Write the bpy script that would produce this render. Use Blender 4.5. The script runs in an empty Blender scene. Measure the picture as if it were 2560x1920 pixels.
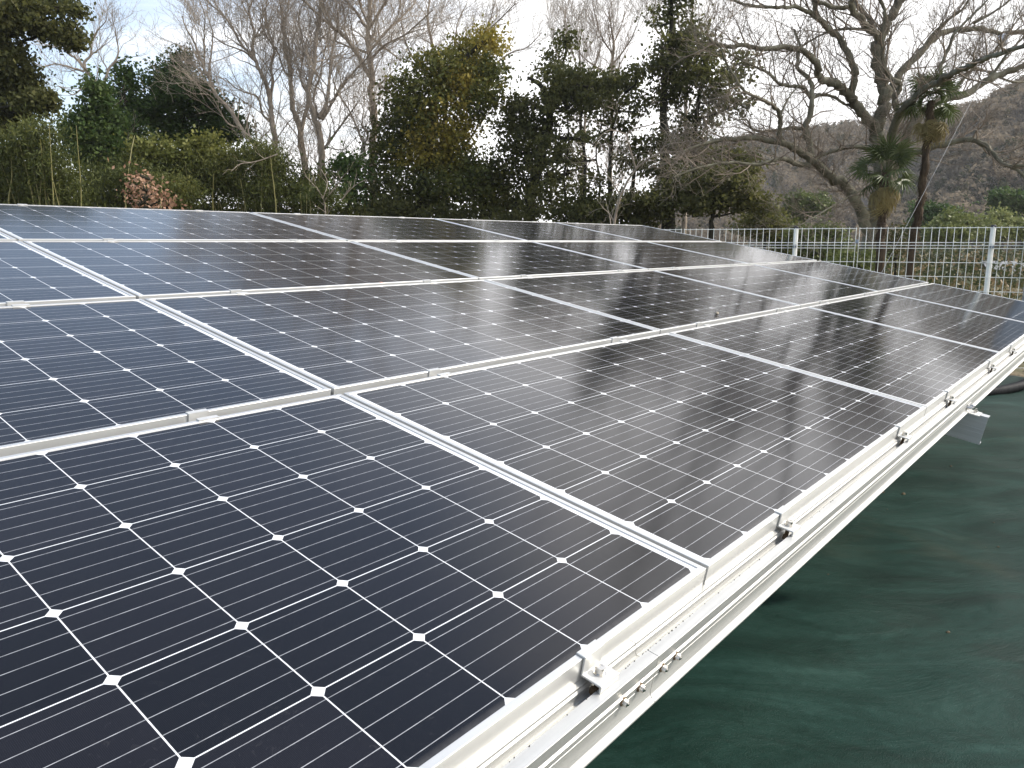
import bpy, math, random
import numpy as np
from mathutils import Matrix, Vector

S = bpy.context.scene
COL = S.collection
rad = math.radians

# ------------------------------------------------------------------ camera, sky, sun, exposure
EYE = 1.42
PITCH = rad(10.528)
FPX = 1906.91                      # focal length in pixels of the 2560 px wide photo
cam_d = bpy.data.cameras.new('camera')
cam = bpy.data.objects.new('camera', cam_d)
COL.objects.link(cam)
cam.location = (0, 0, EYE)
cam.rotation_euler = (rad(90) - PITCH, 0, 0)
cam_d.sensor_width = 36.0
cam_d.lens = FPX / 2560 * 36.0
cam_d.clip_start = 0.05
cam_d.clip_end = 5000
S.camera = cam

SUN_AZ, SUN_EL = 80.0, 38.0        # degrees clockwise from +Y, degrees above the horizon
W = bpy.data.worlds.new('World')
S.world = W
W.use_nodes = True
nt = W.node_tree
nt.nodes.clear()


def N(tree, kind, **kw):
    n = tree.nodes.new(kind)
    for k, v in kw.items():
        setattr(n, k, v)
    return n


def math_node(tree, op, a, b=None, c=None, clamp=False):
    n = tree.nodes.new('ShaderNodeMath')
    n.operation = op
    n.use_clamp = clamp
    for i, v in enumerate((a, b, c)):
        if v is None:
            continue
        if isinstance(v, (int, float)):
            n.inputs[i].default_value = v
        else:
            tree.links.new(v, n.inputs[i])
    return n.outputs[0]


sky = N(nt, 'ShaderNodeTexSky', sky_type='NISHITA')
sky.sun_disc = False
sky.sun_elevation = rad(SUN_EL)
sky.sun_rotation = rad(SUN_AZ)
sky.air_density = 1.0
sky.dust_density = 1.2
tc = N(nt, 'ShaderNodeTexCoord')
sep = N(nt, 'ShaderNodeSeparateXYZ')
nt.links.new(tc.outputs['Generated'], sep.inputs[0])
zc = math_node(nt, 'MAXIMUM', sep.outputs['Z'], 0.0)
den = math_node(nt, 'ADD', zc, 0.16)
cx = math_node(nt, 'DIVIDE', sep.outputs['X'], den)
cy = math_node(nt, 'DIVIDE', sep.outputs['Y'], den)
comb = N(nt, 'ShaderNodeCombineXYZ')
nt.links.new(cx, comb.inputs[0])
nt.links.new(cy, comb.inputs[1])
noi = N(nt, 'ShaderNodeTexNoise')
noi.inputs['Scale'].default_value = 0.9
noi.inputs['Detail'].default_value = 6.0
noi.inputs['Roughness'].default_value = 0.55
noi.inputs['Distortion'].default_value = 0.6
mp = N(nt, 'ShaderNodeMapping')
mp.inputs['Scale'].default_value = (0.6, 1.3, 1)
mp.inputs['Rotation'].default_value = (0, 0, rad(-20))
nt.links.new(comb.outputs[0], mp.inputs['Vector'])
nt.links.new(mp.outputs[0], noi.inputs['Vector'])
# a bank of thin cloud ahead and to the right, clearing towards the left and overhead
bank = math_node(nt, 'MULTIPLY_ADD', sep.outputs['X'], 1.8, 1.02)
bank = math_node(nt, 'MULTIPLY_ADD', math_node(nt, 'MULTIPLY', zc, zc), -2.6, bank)
dens = math_node(nt, 'MULTIPLY_ADD', noi.outputs['Fac'], 2.1, bank)
dens = math_node(nt, 'SUBTRACT', dens, 0.86)
low = math_node(nt, 'MULTIPLY_ADD', zc, -3.0, 0.55)
low = math_node(nt, 'MAXIMUM', low, 0.0)
dens = math_node(nt, 'ADD', dens, low)
mr = N(nt, 'ShaderNodeMapRange', interpolation_type='SMOOTHSTEP')
mr.inputs['From Min'].default_value = 0.15
mr.inputs['From Max'].default_value = 1.0
nt.links.new(dens, mr.inputs['Value'])
mix = N(nt, 'ShaderNodeMix', data_type='RGBA')
nt.links.new(math_node(nt, 'MULTIPLY_ADD', mr.outputs[0], 0.92, 0.08), mix.inputs['Factor'])
skyb = N(nt, 'ShaderNodeMix', data_type='RGBA', blend_type='MULTIPLY')
skyb.inputs['Factor'].default_value = 1.0
nt.links.new(sky.outputs[0], skyb.inputs['A'])
skyb.inputs['B'].default_value = (1.22, 1.24, 1.24, 1)
nt.links.new(skyb.outputs['Result'], mix.inputs['A'])
mix.inputs['B'].default_value = (9.5, 9.4, 9.4, 1)
bg = N(nt, 'ShaderNodeBackground')
bg.inputs['Strength'].default_value = 0.12
nt.links.new(mix.outputs['Result'], bg.inputs['Color'])
wo = N(nt, 'ShaderNodeOutputWorld')
nt.links.new(bg.outputs[0], wo.inputs['Surface'])

sun_d = bpy.data.lights.new('sun', 'SUN')
sun_d.energy = 3.1
sun_d.angle = rad(3)               # sun through thin cloud
sun_d.color = (1.0, 0.935, 0.84)
sun = bpy.data.objects.new('sun', sun_d)
COL.objects.link(sun)
sdir = Vector((math.sin(rad(SUN_AZ)) * math.cos(rad(SUN_EL)), math.cos(rad(SUN_AZ)) * math.cos(rad(SUN_EL)), math.sin(rad(SUN_EL))))
sun.rotation_euler = sdir.to_track_quat('Z', 'Y').to_euler()
sun.location = (20, 10, 30)

S.view_settings.view_transform = 'Standard'
S.view_settings.look = 'None'
S.view_settings.exposure = 0.78
S.view_settings.gamma = 1.0
S.render.engine = 'CYCLES'
S.cycles.max_bounces = 8
S.cycles.transparent_max_bounces = 8
S.cycles.caustics_reflective = False
S.cycles.caustics_refractive = False

# ------------------------------------------------------------------ helpers
rng = random.Random(7)
nrg = np.random.default_rng(7)


def at(px, py, Y):
    """world point at forward distance Y on the line of sight of photo pixel (2560x1920)."""
    u = (px - 1280) / FPX
    v = (py - 960) / FPX
    c, s = math.cos(PITCH), math.sin(PITCH)
    d = np.array([u, c - v * s, -s - v * c])
    return np.array([0, 0, EYE]) + d * (Y / d[1])


def tag(o, label=None, cat=None, group=None, kind=None):
    if label:
        o['label'] = label
    if cat:
        o['category'] = cat
    if group:
        o['group'] = group
    if kind:
        o['kind'] = kind
    return o


def empty(name, loc=(0, 0, 0), label=None, cat=None, group=None, kind=None):
    o = bpy.data.objects.new(name, None)
    o.empty_display_size = 0.1
    o.location = loc
    COL.objects.link(o)
    return tag(o, label, cat, group, kind)


def link(name, me, parent=None):
    o = bpy.data.objects.new(name, me)
    COL.objects.link(o)
    if parent is not None:
        o.parent = parent
    return o


class MB:
    """collects boxes, prisms and turned shapes into one mesh"""

    def __init__(self):
        self.v, self.f, self.sm = [], [], []

    def add(self, vs, fs, smooth=False):
        k = len(self.v)
        self.v += [tuple(p) for p in vs]
        self.f += [tuple(i + k for i in f) for f in fs]
        self.sm += [smooth] * len(fs)

    def box(self, x0, x1, y0, y1, z0, z1):
        vs = [(x, y, z) for z in (z0, z1) for y in (y0, y1) for x in (x0, x1)]
        self.add(vs, [(0, 2, 3, 1), (4, 5, 7, 6), (0, 1, 5, 4), (2, 6, 7, 3), (0, 4, 6, 2), (1, 3, 7, 5)])

    def prism_x(self, prof, x0, x1, flip=False):
        """closed outline of (y, z) points swept along x"""
        n = len(prof)
        vs = [(x0, y, z) for y, z in prof] + [(x1, y, z) for y, z in prof]
        fs = [(i, (i + 1) % n, (i + 1) % n + n, i + n) for i in range(n)]
        fs += [tuple(range(n - 1, -1, -1)), tuple(range(n, 2 * n))]
        if flip:
            fs = [f[::-1] for f in fs]
        self.add(vs, fs)

    def cyl(self, p0, p1, r0, r1=None, n=12, smooth=True, caps=True):
        p0, p1 = Vector(p0), Vector(p1)
        r1 = r0 if r1 is None else r1
        q = (p1 - p0).to_track_quat('Z', 'Y')
        vs = []
        for p, r in ((p0, r0), (p1, r1)):
            for i in range(n):
                a = 2 * math.pi * i / n
                vs.append(p + q @ Vector((r * math.cos(a), r * math.sin(a), 0)))
        self.add(vs, [(i, (i + 1) % n, (i + 1) % n + n, i + n) for i in range(n)], smooth)
        if caps:
            self.add(vs, [tuple(range(n - 1, -1, -1)), tuple(range(n, 2 * n))])

    def mesh(self, name, mat):
        me = bpy.data.meshes.new(name)
        me.from_pydata(self.v, [], self.f)
        me.polygons.foreach_set('use_smooth', self.sm)
        if mat:
            me.materials.append(mat)
        me.update()
        return me

    def build(self, name, mat, parent=None):
        return link(name, self.mesh(name, mat), parent)


def bevel(o, w=0.001, seg=2):
    m = o.modifiers.new('bevel', 'BEVEL')
    m.width = w
    m.segments = seg
    m.limit_method = 'ANGLE'
    m.angle_limit = rad(35)
    m.harden_normals = False
    return o


def quad_mesh(name, V, Q, mat, tint=None, smooth=False, uv=None):
    V = np.asarray(V, dtype=np.float32)
    Q = np.asarray(Q, dtype=np.int32)
    me = bpy.data.meshes.new(name)
    k = Q.shape[1]
    me.vertices.add(len(V))
    me.vertices.foreach_set('co', V.ravel())
    me.loops.add(Q.size)
    me.loops.foreach_set('vertex_index', Q.ravel())
    me.polygons.add(len(Q))
    me.polygons.foreach_set('loop_start', np.arange(0, Q.size, k, dtype=np.int32))
    me.polygons.foreach_set('loop_total', np.full(len(Q), k, dtype=np.int32))
    if smooth:
        me.polygons.foreach_set('use_smooth', np.ones(len(Q), dtype=bool))
    if tint is not None:
        a = me.attributes.new('tint', 'FLOAT', 'FACE')
        a.data.foreach_set('value', np.asarray(tint, dtype=np.float32))
    me.materials.append(mat)
    me.update(calc_edges=True)
    me.validate()
    return me


class Tubes:
    """many tapered tubes gathered into one mesh"""

    def __init__(self):
        self.V, self.Q, self.n = [], [], 0

    def add(self, pts, rads, k=4):
        P = np.asarray(pts, dtype=float)
        R = np.asarray(rads, dtype=float)
        m = len(P)
        if m < 2:
            return
        T = np.gradient(P, axis=0)
        T /= np.linalg.norm(T, axis=1, keepdims=True) + 1e-9
        ref = np.array([0.31, 0.95, 0.05]) if abs(T[0][2]) > 0.7 else np.array([0.05, 0.1, 0.99])
        A = np.cross(T, ref)
        A /= np.linalg.norm(A, axis=1, keepdims=True) + 1e-9
        B = np.cross(T, A)
        th = np.arange(k) * 2 * math.pi / k
        ring = (P[:, None, :] + R[:, None, None] * (np.cos(th)[None, :, None] * A[:, None, :] + np.sin(th)[None, :, None] * B[:, None, :]))
        self.V.append(ring.reshape(-1, 3))
        i = np.arange(m - 1)[:, None] * k
        j = np.arange(k)[None, :]
        j2 = (j + 1) % k
        q = np.stack([i + j, i + j2, i + k + j2, i + k + j], axis=-1).reshape(-1, 4) + self.n
        self.Q.append(q)
        self.n += m * k

    def build(self, name, mat, parent=None, origin=(0, 0, 0)):
        if not self.V:
            return None
        me = quad_mesh(name, np.concatenate(self.V) - np.asarray(origin), np.concatenate(self.Q), mat, smooth=True)
        return link(name, me, parent)


# ------------------------------------------------------------------ materials
def material(name):
    m = bpy.data.materials.new(name)
    m.use_nodes = True
    t = m.node_tree
    b = t.nodes['Principled BSDF']
    return m, t, b


def ramp(t, fac, stops):
    r = t.nodes.new('ShaderNodeValToRGB')
    e = r.color_ramp.elements
    while len(e) > 1:
        e.remove(e[-1])
    e[0].position, e[0].color = stops[0][0], (*stops[0][1], 1)
    for p, c in stops[1:]:
        x = e.new(p)
        x.color = (*c, 1)
    t.links.new(fac, r.inputs[0])
    return r.outputs[0]


def noise(t, vec, scale, detail=4, rough=0.55, dist=0.0):
    n = t.nodes.new('ShaderNodeTexNoise')
    n.inputs['Scale'].default_value = scale
    n.inputs['Detail'].default_value = detail
    n.inputs['Roughness'].default_value = rough
    n.inputs['Distortion'].default_value = dist
    if vec is not None:
        t.links.new(vec, n.inputs['Vector'])
    return n.outputs['Fac']


def objcoord(t):
    return t.nodes.new('ShaderNodeTexCoord').outputs['Object']


def bump(t, h, strength, dist, b):
    n = t.nodes.new('ShaderNodeBump')
    n.inputs['Strength'].default_value = strength
    n.inputs['Distance'].default_value = dist
    t.links.new(h, n.inputs['Height'])
    t.links.new(n.outputs[0], b.inputs['Normal'])


def metal(name, col, metallic=0.6, rough=0.42, var=0.1, stretch=(1, 1, 1)):
    m, t, b = material(name)
    mpn = t.nodes.new('ShaderNodeMapping')
    mpn.inputs['Scale'].default_value = stretch
    t.links.new(objcoord(t), mpn.inputs[0])
    f = noise(t, mpn.outputs[0], 30, 5)
    c1 = tuple(x * (1 - var) for x in col)
    t.links.new(ramp(t, f, [(0.3, c1), (0.7, col)]), b.inputs['Base Color'])
    b.inputs['Metallic'].default_value = metallic
    st = noise(t, objcoord(t), 3.5, 7, 0.7, 0.5)
    r = math_node(t, 'ADD', math_node(t, 'MULTIPLY_ADD', f, 0.16, rough - 0.14), math_node(t, 'MULTIPLY', st, 0.12))
    t.links.new(r, b.inputs['Roughness'])
    return m


def plain(name, col, rough=0.6, var=0.25, scale=12, metallic=0.0, bumpd=0.0):
    m, t, b = material(name)
    f = noise(t, objcoord(t), scale, 5)
    c1 = tuple(x * (1 - var) for x in col)
    c2 = tuple(min(1, x * (1 + var * 0.6)) for x in col)
    t.links.new(ramp(t, f, [(0.3, c1), (0.7, c2)]), b.inputs['Base Color'])
    b.inputs['Roughness'].default_value = rough
    b.inputs['Metallic'].default_value = metallic
    if bumpd:
        bump(t, f, 1.0, bumpd, b)
    return m


def leafmat(name, stops, transl=0.3, rough=0.55, scale=0.9, spec=0.22):
    """leaf colour from the leaf's own tint value and a slow drift through the plant"""
    m, t, b = material(name)
    a = t.nodes.new('ShaderNodeAttribute')
    a.attribute_name = 'tint'
    f = noise(t, objcoord(t), scale, 3)
    v = math_node(t, 'MULTIPLY_ADD', f, 0.7, math_node(t, 'MULTIPLY_ADD', a.outputs['Fac'], 0.75, -0.22), clamp=True)
    c = ramp(t, v, stops)
    t.links.new(c, b.inputs['Base Color'])
    b.inputs['Roughness'].default_value = rough
    b.inputs['Specular IOR Level'].default_value = spec
    tr = t.nodes.new('ShaderNodeBsdfTranslucent')
    t.links.new(c, tr.inputs['Color'])
    mx = t.nodes.new('ShaderNodeMixShader')
    mx.inputs[0].default_value = transl
    t.links.new(b.outputs[0], mx.inputs[1])
    t.links.new(tr.outputs[0], mx.inputs[2])
    t.links.new(mx.outputs[0], t.nodes['Material Output'].inputs[0])
    return m


CELL = 0.1588


def cell_material():
    m, t, b = material('monocrystalline_cells')
    sp = t.nodes.new('ShaderNodeSeparateXYZ')
    oc = objcoord(t)
    t.links.new(oc, sp.inputs[0])
    u = math_node(t, 'DIVIDE', sp.outputs['X'], CELL)
    v = math_node(t, 'DIVIDE', math_node(t, 'MULTIPLY', sp.outputs['Y'], -1.0), CELL)

    def centred(x):
        return math_node(t, 'ABSOLUTE', math_node(t, 'SUBTRACT', math_node(t, 'FRACT', x), 0.5))
    fu, fv = centred(u), centred(v)
    inside = math_node(t, 'LESS_THAN', math_node(t, 'MAXIMUM', fu, fv), 0.4942)
    diag = math_node(t, 'LESS_THAN', math_node(t, 'ADD', fu, fv), 0.932)
    inside = math_node(t, 'MULTIPLY', inside, diag)
    gx = math_node(t, 'LESS_THAN', math_node(t, 'ABSOLUTE', math_node(t, 'SUBTRACT', u, 5.0)), 5.0)
    gy = math_node(t, 'LESS_THAN', math_node(t, 'ABSOLUTE', math_node(t, 'SUBTRACT', v, 3.0)), 3.0)
    grid = math_node(t, 'MULTIPLY', gx, gy)
    inside = math_node(t, 'MULTIPLY', inside, grid)
    bb = math_node(t, 'ABSOLUTE', math_node(t, 'SUBTRACT', math_node(t, 'FRACT', math_node(t, 'MULTIPLY', v, 5.0)), 0.5))
    bus = math_node(t, 'MULTIPLY', math_node(t, 'LESS_THAN', bb, 0.016), grid)
    # fine silver fingers across each cell, far finer than a pixel further away
    fin = math_node(t, 'ABSOLUTE', math_node(t, 'SUBTRACT', math_node(t, 'FRACT', math_node(t, 'MULTIPLY', u, 90.0)), 0.5))
    fin = math_node(t, 'MULTIPLY', math_node(t, 'LESS_THAN', fin, 0.045), 0.35)
    # slightly different silicon from cell to cell
    wn = t.nodes.new('ShaderNodeTexWhiteNoise')
    wn.noise_dimensions = '3D'
    cb = t.nodes.new('ShaderNodeCombineXYZ')
    t.links.new(math_node(t, 'FLOOR', u), cb.inputs[0])
    t.links.new(math_node(t, 'FLOOR', v), cb.inputs[1])
    oi = t.nodes.new('ShaderNodeObjectInfo')
    t.links.new(oi.outputs['Random'], cb.inputs[2])
    t.links.new(cb.outputs[0], wn.inputs['Vector'])
    cellc = ramp(t, wn.outputs['Value'], [(0.0, (0.0024, 0.0030, 0.0050)), (1.0, (0.0068, 0.0068, 0.0098))])

    def mixc(fac, a, bcol):
        x = t.nodes.new('ShaderNodeMix')
        x.data_type = 'RGBA'
        if isinstance(fac, float):
            x.inputs['Factor'].default_value = fac
        else:
            t.links.new(fac, x.inputs['Factor'])
        for s, val in (('A', a), ('B', bcol)):
            if isinstance(val, tuple):
                x.inputs[s].default_value = (*val, 1)
            else:
                t.links.new(val, x.inputs[s])
        return x.outputs['Result']
    c = mixc(fin, cellc, (0.03, 0.03, 0.034))
    bn = noise(t, oc, 60, 2)
    c = mixc(math_node(t, 'MULTIPLY', bus, math_node(t, 'MULTIPLY_ADD', bn, 1.0, 0.15, clamp=True)), c, (0.52, 0.53, 0.55))
    inv = math_node(t, 'SUBTRACT', 1.0, inside)
    gapc = mixc(math_node(t, 'MULTIPLY', bus, 0.5), (0.74, 0.75, 0.76), (0.45, 0.46, 0.48))
    c = mixc(inv, c, gapc)
    # thin film of dust, dried drops and specks on the glass, thicker at the lower edge
    d1 = noise(t, oc, 2.3, 5, 0.6, 0.4)
    spk = t.nodes.new('ShaderNodeMapRange')
    spk.inputs['From Min'].default_value = 0.58
    spk.inputs['From Max'].default_value = 0.72
    t.links.new(noise(t, oc, 85, 4, 0.7, 0.8), spk.inputs['Value'])
    ring = spk.outputs[0]
    patch = noise(t, oc, 1.6, 3, 0.5)
    prm = t.nodes.new('ShaderNodeMapRange')
    prm.inputs['From Min'].default_value = 0.50
    prm.inputs['From Max'].default_value = 0.72
    t.links.new(patch, prm.inputs['Value'])
    low_e = math_node(t, 'MULTIPLY', math_node(t, 'SUBTRACT', v, 3.6), 0.45, clamp=True)
    drops = math_node(t, 'MULTIPLY', math_node(t, 'MULTIPLY', ring, prm.outputs[0]), math_node(t, 'MULTIPLY_ADD', low_e, 0.9, 0.1))
    dust = math_node(t, 'ADD', math_node(t, 'MULTIPLY_ADD', d1, 0.016, -0.003), math_node(t, 'MULTIPLY', drops, 0.10), clamp=True)
    edge = math_node(t, 'MULTIPLY', math_node(t, 'SUBTRACT', v, 5.93), 12.0, clamp=True)
    grime = math_node(t, 'MULTIPLY', math_node(t, 'MULTIPLY', edge, noise(t, oc, 40, 5, 0.7)), 0.30)
    dust = math_node(t, 'ADD', dust, grime, clamp=True)
    c = mixc(dust, c, (0.42, 0.40, 0.38))
    t.links.new(c, b.inputs['Base Color'])
    rg = math_node(t, 'MULTIPLY_ADD', d1, 0.05, 0.085)
    t.links.new(rg, b.inputs['Roughness'])
    b.inputs['IOR'].default_value = 1.39
    b.inputs['Specular IOR Level'].default_value = 0.5
    b.inputs['Specular Tint'].default_value = (1.0, 0.97, 0.965, 1)
    return m


M_CELL = cell_material()
M_FRAME = metal('anodised_aluminium', (0.68, 0.68, 0.66), 0.6, 0.42, 0.06, (0.3, 3, 3))
M_RAIL = metal('mill_aluminium', (0.60, 0.60, 0.58), 0.70, 0.48, 0.14, (0.15, 4, 4))
M_BEAM = metal('shade_toned_aluminium', (0.50, 0.52, 0.54), 0.8, 0.40, 0.15, (4, 0.15, 4))  # shade on the beam's side is put into this darker grey
M_CLAMP = metal('clamp_aluminium', (0.64, 0.64, 0.62), 0.35, 0.45, 0.12)
M_BOLT = metal('stainless_steel', (0.72, 0.69, 0.64), 1.0, 0.22, 0.15)
M_RUST = plain('rusty_washer', (0.20, 0.13, 0.07), 0.7, 0.4, 400)
M_WHITE = plain('white_fence_coating', (0.88, 0.88, 0.83), 0.38, 0.08, 20)
M_CAP = plain('black_plastic_cap', (0.02, 0.02, 0.025), 0.5, 0.2)
M_GREYPOST = plain('grey_galvanised_post', (0.27, 0.31, 0.36), 0.5, 0.15, 15, 0.3)
M_HOSE = plain('black_corrugated_plastic', (0.005, 0.005, 0.006), 0.6, 0.2, 40)
M_STONE = plain('pale_pebble', (0.42, 0.36, 0.28), 0.8, 0.3, 60)
M_PETAL = plain('pink_petal', (0.55, 0.30, 0.24), 0.6, 0.2, 60)
M_CABLE = plain('grey_wire_cable', (0.26, 0.27, 0.28), 0.5, 0.1, 20)
M_BALL = plain('pale_float', (0.62, 0.64, 0.70), 0.5, 0.1, 8)
M_DIRT = plain('black_grit', (0.03, 0.028, 0.022), 0.9, 0.4, 200)


def bark(name, c1, c2, c3, scale=6.0):
    m, t, b = material(name)
    mpn = t.nodes.new('ShaderNodeMapping')
    mpn.inputs['Scale'].default_value = (1, 1, 0.35)
    t.links.new(objcoord(t), mpn.inputs[0])
    f = noise(t, mpn.outputs[0], scale, 6, 0.65, 0.3)
    t.links.new(ramp(t, f, [(0.28, c1), (0.5, c2), (0.72, c3)]), b.inputs['Base Color'])
    b.inputs['Roughness'].default_value = 0.85
    b.inputs['Specular IOR Level'].default_value = 0.2
    bump(t, f, 0.8, 0.03, b)
    return m


M_BARK = bark('grey_brown_bark', (0.17, 0.135, 0.105), (0.31, 0.26, 0.205), (0.43, 0.375, 0.305))
M_TWIG = plain('pale_brown_twigs', (0.38, 0.32, 0.255), 0.8, 0.3, 2)
M_BARK_MOSS = bark('mossy_bark', (0.058, 0.053, 0.036), (0.15, 0.142, 0.102), (0.27, 0.27, 0.20), 3.0)
M_TWIG_R = plain('brown_twigs', (0.25, 0.20, 0.15), 0.8, 0.3, 2)
M_BARK_DARK = bark('dark_ivy_bark', (0.012, 0.012, 0.008), (0.03, 0.028, 0.018), (0.06, 0.052, 0.034))
M_PALMTRUNK = bark('fibrous_palm_trunk', (0.022, 0.015, 0.010), (0.06, 0.042, 0.026), (0.12, 0.085, 0.05), 14)
G_DARK = [(0.0, (0.042, 0.048, 0.017)), (0.4, (0.092, 0.098, 0.032)), (0.75, (0.175, 0.168, 0.054)), (1.0, (0.28, 0.24, 0.085))]
M_LEAF = leafmat('dark_evergreen_leaves', G_DARK, 0.48)
M_LEAF_MID = leafmat('green_leaves', [(0.0, (0.032, 0.058, 0.017)), (0.5, (0.072, 0.119, 0.032)), (1.0, (0.174, 0.217, 0.065))], 0.32)
M_LEAF_OLIVE = leafmat('olive_leaves', [(0.0, (0.047, 0.063, 0.015)), (0.5, (0.116, 0.131, 0.030)), (1.0, (0.238, 0.230, 0.059))], 0.32)
M_LEAF_GOLD = leafmat('yellow_tinged_leaves', [(0.0, (0.049, 0.068, 0.022)), (0.4, (0.114, 0.121, 0.029)), (0.75, (0.259, 0.218, 0.041)), (1.0, (0.389, 0.308, 0.065))], 0.32)
M_BAMBOO = leafmat('bamboo_leaves', [(0.0, (0.032, 0.046, 0.014)), (0.5, (0.090, 0.106, 0.028)), (1.0, (0.207, 0.201, 0.057))], 0.35)
M_CULM = plain('bamboo_culm', (0.23, 0.21, 0.075), 0.5, 0.25, 3)
M_BROWNLEAF = leafmat('withered_brown_leaves', [(0.0, (0.13, 0.065, 0.038)), (0.5, (0.33, 0.18, 0.11)), (1.0, (0.62, 0.42, 0.29))], 0.25)
M_PALM = leafmat('palm_fronds', [(0.0, (0.034, 0.050, 0.018)), (0.5, (0.082, 0.108, 0.036)), (1.0, (0.17, 0.19, 0.075))], 0.3, 0.4)
M_PALMDRY = leafmat('withered_palm_fronds', [(0.0, (0.10, 0.075, 0.03)), (0.5, (0.23, 0.185, 0.075)), (1.0, (0.40, 0.34, 0.16))], 0.25)
M_GRASS = leafmat('mixed_grass', [(0.0, (0.042, 0.066, 0.017)), (0.5, (0.120, 0.126, 0.036)), (0.8, (0.288, 0.228, 0.102)), (1.0, (0.432, 0.348, 0.180))], 0.2, 0.6)
M_UNDER = leafmat('tangled_undergrowth', [(0.0, (0.024, 0.035, 0.014)), (0.35, (0.068, 0.084, 0.027)), (0.6, (0.135, 0.115, 0.054)), (0.8, (0.230, 0.162, 0.088)), (1.0, (0.324, 0.257, 0.135))], 0.22)
M_BUSH = leafmat('yellow_green_leaves', [(0.0, (0.056, 0.081, 0.025)), (0.5, (0.140, 0.168, 0.053)), (1.0, (0.280, 0.294, 0.112))], 0.3)
M_WOOD = leafmat('winter_woodland', [(0.0, (0.046, 0.058, 0.032)), (0.3, (0.088, 0.090, 0.050)), (0.45, (0.18, 0.148, 0.102)), (0.8, (0.245, 0.20, 0.142)), (1.0, (0.30, 0.25, 0.18))], 0.42, 0.8, 0.035, 0.1)


def ground_material():
    m, t, b = material('rough_grassy_ground')
    oc = objcoord(t)
    f = noise(t, oc, 0.6, 8, 0.65, 0.5)
    c = ramp(t, f, [(0.30, (0.055, 0.065, 0.022)), (0.47, (0.10, 0.092, 0.040)), (0.60, (0.17, 0.125, 0.075)), (0.75, (0.23, 0.185, 0.11))])
    t.links.new(c, b.inputs['Base Color'])
    b.inputs['Roughness'].default_value = 0.95
    bump(t, noise(t, oc, 9, 6), 0.8, 0.08, b)
    return m


def sheet_material():
    m, t, b = material('dark_green_woven_sheet')
    oc = objcoord(t)
    mpn = t.nodes.new('ShaderNodeMapping')
    mpn.inputs['Rotation'].default_value = (0, 0, rad(28))
    mpn.inputs['Scale'].default_value = (0.7, 2.2, 1)
    t.links.new(oc, mpn.inputs[0])
    f1 = noise(t, mpn.outputs[0], 1.4, 8, 0.68, 1.2)
    f2 = noise(t, oc, 26, 5, 0.7, 0.6)
    f = math_node(t, 'MULTIPLY_ADD', f2, 0.28, math_node(t, 'MULTIPLY_ADD', f1, 1.0, -0.14))
    c = ramp(t, f, [(0.30, (0.0045, 0.0165, 0.0125)), (0.45, (0.0070, 0.0265, 0.0200)), (0.56, (0.0115, 0.038, 0.030)), (0.66, (0.019, 0.054, 0.044)), (0.80, (0.040, 0.080, 0.067))])
    # ochre mud washed over the far part of the sheet
    dn = noise(t, oc, 0.9, 6, 0.6, 0.8)
    dm = t.nodes.new('ShaderNodeMapRange')
    dm.inputs['From Min'].default_value = 0.60
    dm.inputs['From Max'].default_value = 0.78
    dm.inputs['To Max'].default_value = 0.55
    t.links.new(dn, dm.inputs['Value'])
    x = t.nodes.new('ShaderNodeMix')
    x.data_type = 'RGBA'
    t.links.new(dm.outputs[0], x.inputs['Factor'])
    t.links.new(c, x.inputs['A'])
    x.inputs['B'].default_value = (0.050, 0.048, 0.026, 1)
    t.links.new(x.outputs['Result'], b.inputs['Base Color'])
    r = math_node(t, 'MULTIPLY_ADD', f, 0.30, 0.42)
    t.links.new(r, b.inputs['Roughness'])
    b.inputs['Specular IOR Level'].default_value = 0.14
    wv = math_node(t, 'MULTIPLY_ADD', noise(t, oc, 240, 2), 0.12, noise(t, mpn.outputs[0], 2.4, 5, 0.6, 0.8))
    bump(t, wv, 0.5, 0.03, b)
    return m


M_GROUND = ground_material()
M_SHEET = sheet_material()

# ------------------------------------------------------------------ ground, sheet, hills
def grid_mesh(name, xs, ys, zf, mat, smooth=True):
    X, Y = np.meshgrid(xs, ys)
    V = np.stack([X, Y, zf(X, Y)], -1).reshape(-1, 3)
    nx, ny = len(xs), len(ys)
    i = np.arange(ny - 1)[:, None] * nx + np.arange(nx - 1)[None, :]
    Q = np.stack([i, i + 1, i + nx + 1, i + nx], -1).reshape(-1, 4)
    return quad_mesh(name, V, Q, mat, smooth=smooth)


def bank_z(X, Y):
    """flat by the array, a low uneven bank under the trees beyond the fence"""
    d = np.clip((Y + 0.45 * X - 12.5) / 8.0, 0, 1)
    d = d * d * (3 - 2 * d)
    far = np.clip((np.hypot(X, Y) - 45) / 60, 0, 1)
    bump_ = 0.10 * np.sin(X * 0.9 + 1.3 * np.sin(Y * 0.5)) * np.cos(Y * 0.7 + 0.4)
    return d * (0.05 + bump_) * (1 - far) * (Y > 9)


gx = np.concatenate([[-3000, -800, -250, -90], np.linspace(-45, 45, 121), [90, 250, 800, 3000]])
gy = np.concatenate([[-3000, -500, -80, -30], np.linspace(-15, 60, 121), [90, 180, 400, 1000, 3000]])
ground = link('ground', grid_mesh('ground', gx, gy, bank_z, M_GROUND))
tag(ground, kind='structure')


def sheet_z(X, Y):
    w = 0.010 * np.sin(3.1 * X + 1.9 * np.sin(1.3 * Y)) + 0.008 * np.sin(4.3 * Y - 2.2 * X + 1.5 * np.sin(2.0 * X + Y))
    w += 0.006 * np.sin(9.0 * X + 5.0 * Y + 2.0 * np.sin(3.0 * Y)) + 0.004 * np.sin(15.0 * X - 11.0 * Y + 3 * np.sin(2.7 * X))
    return 0.036 + w


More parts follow.
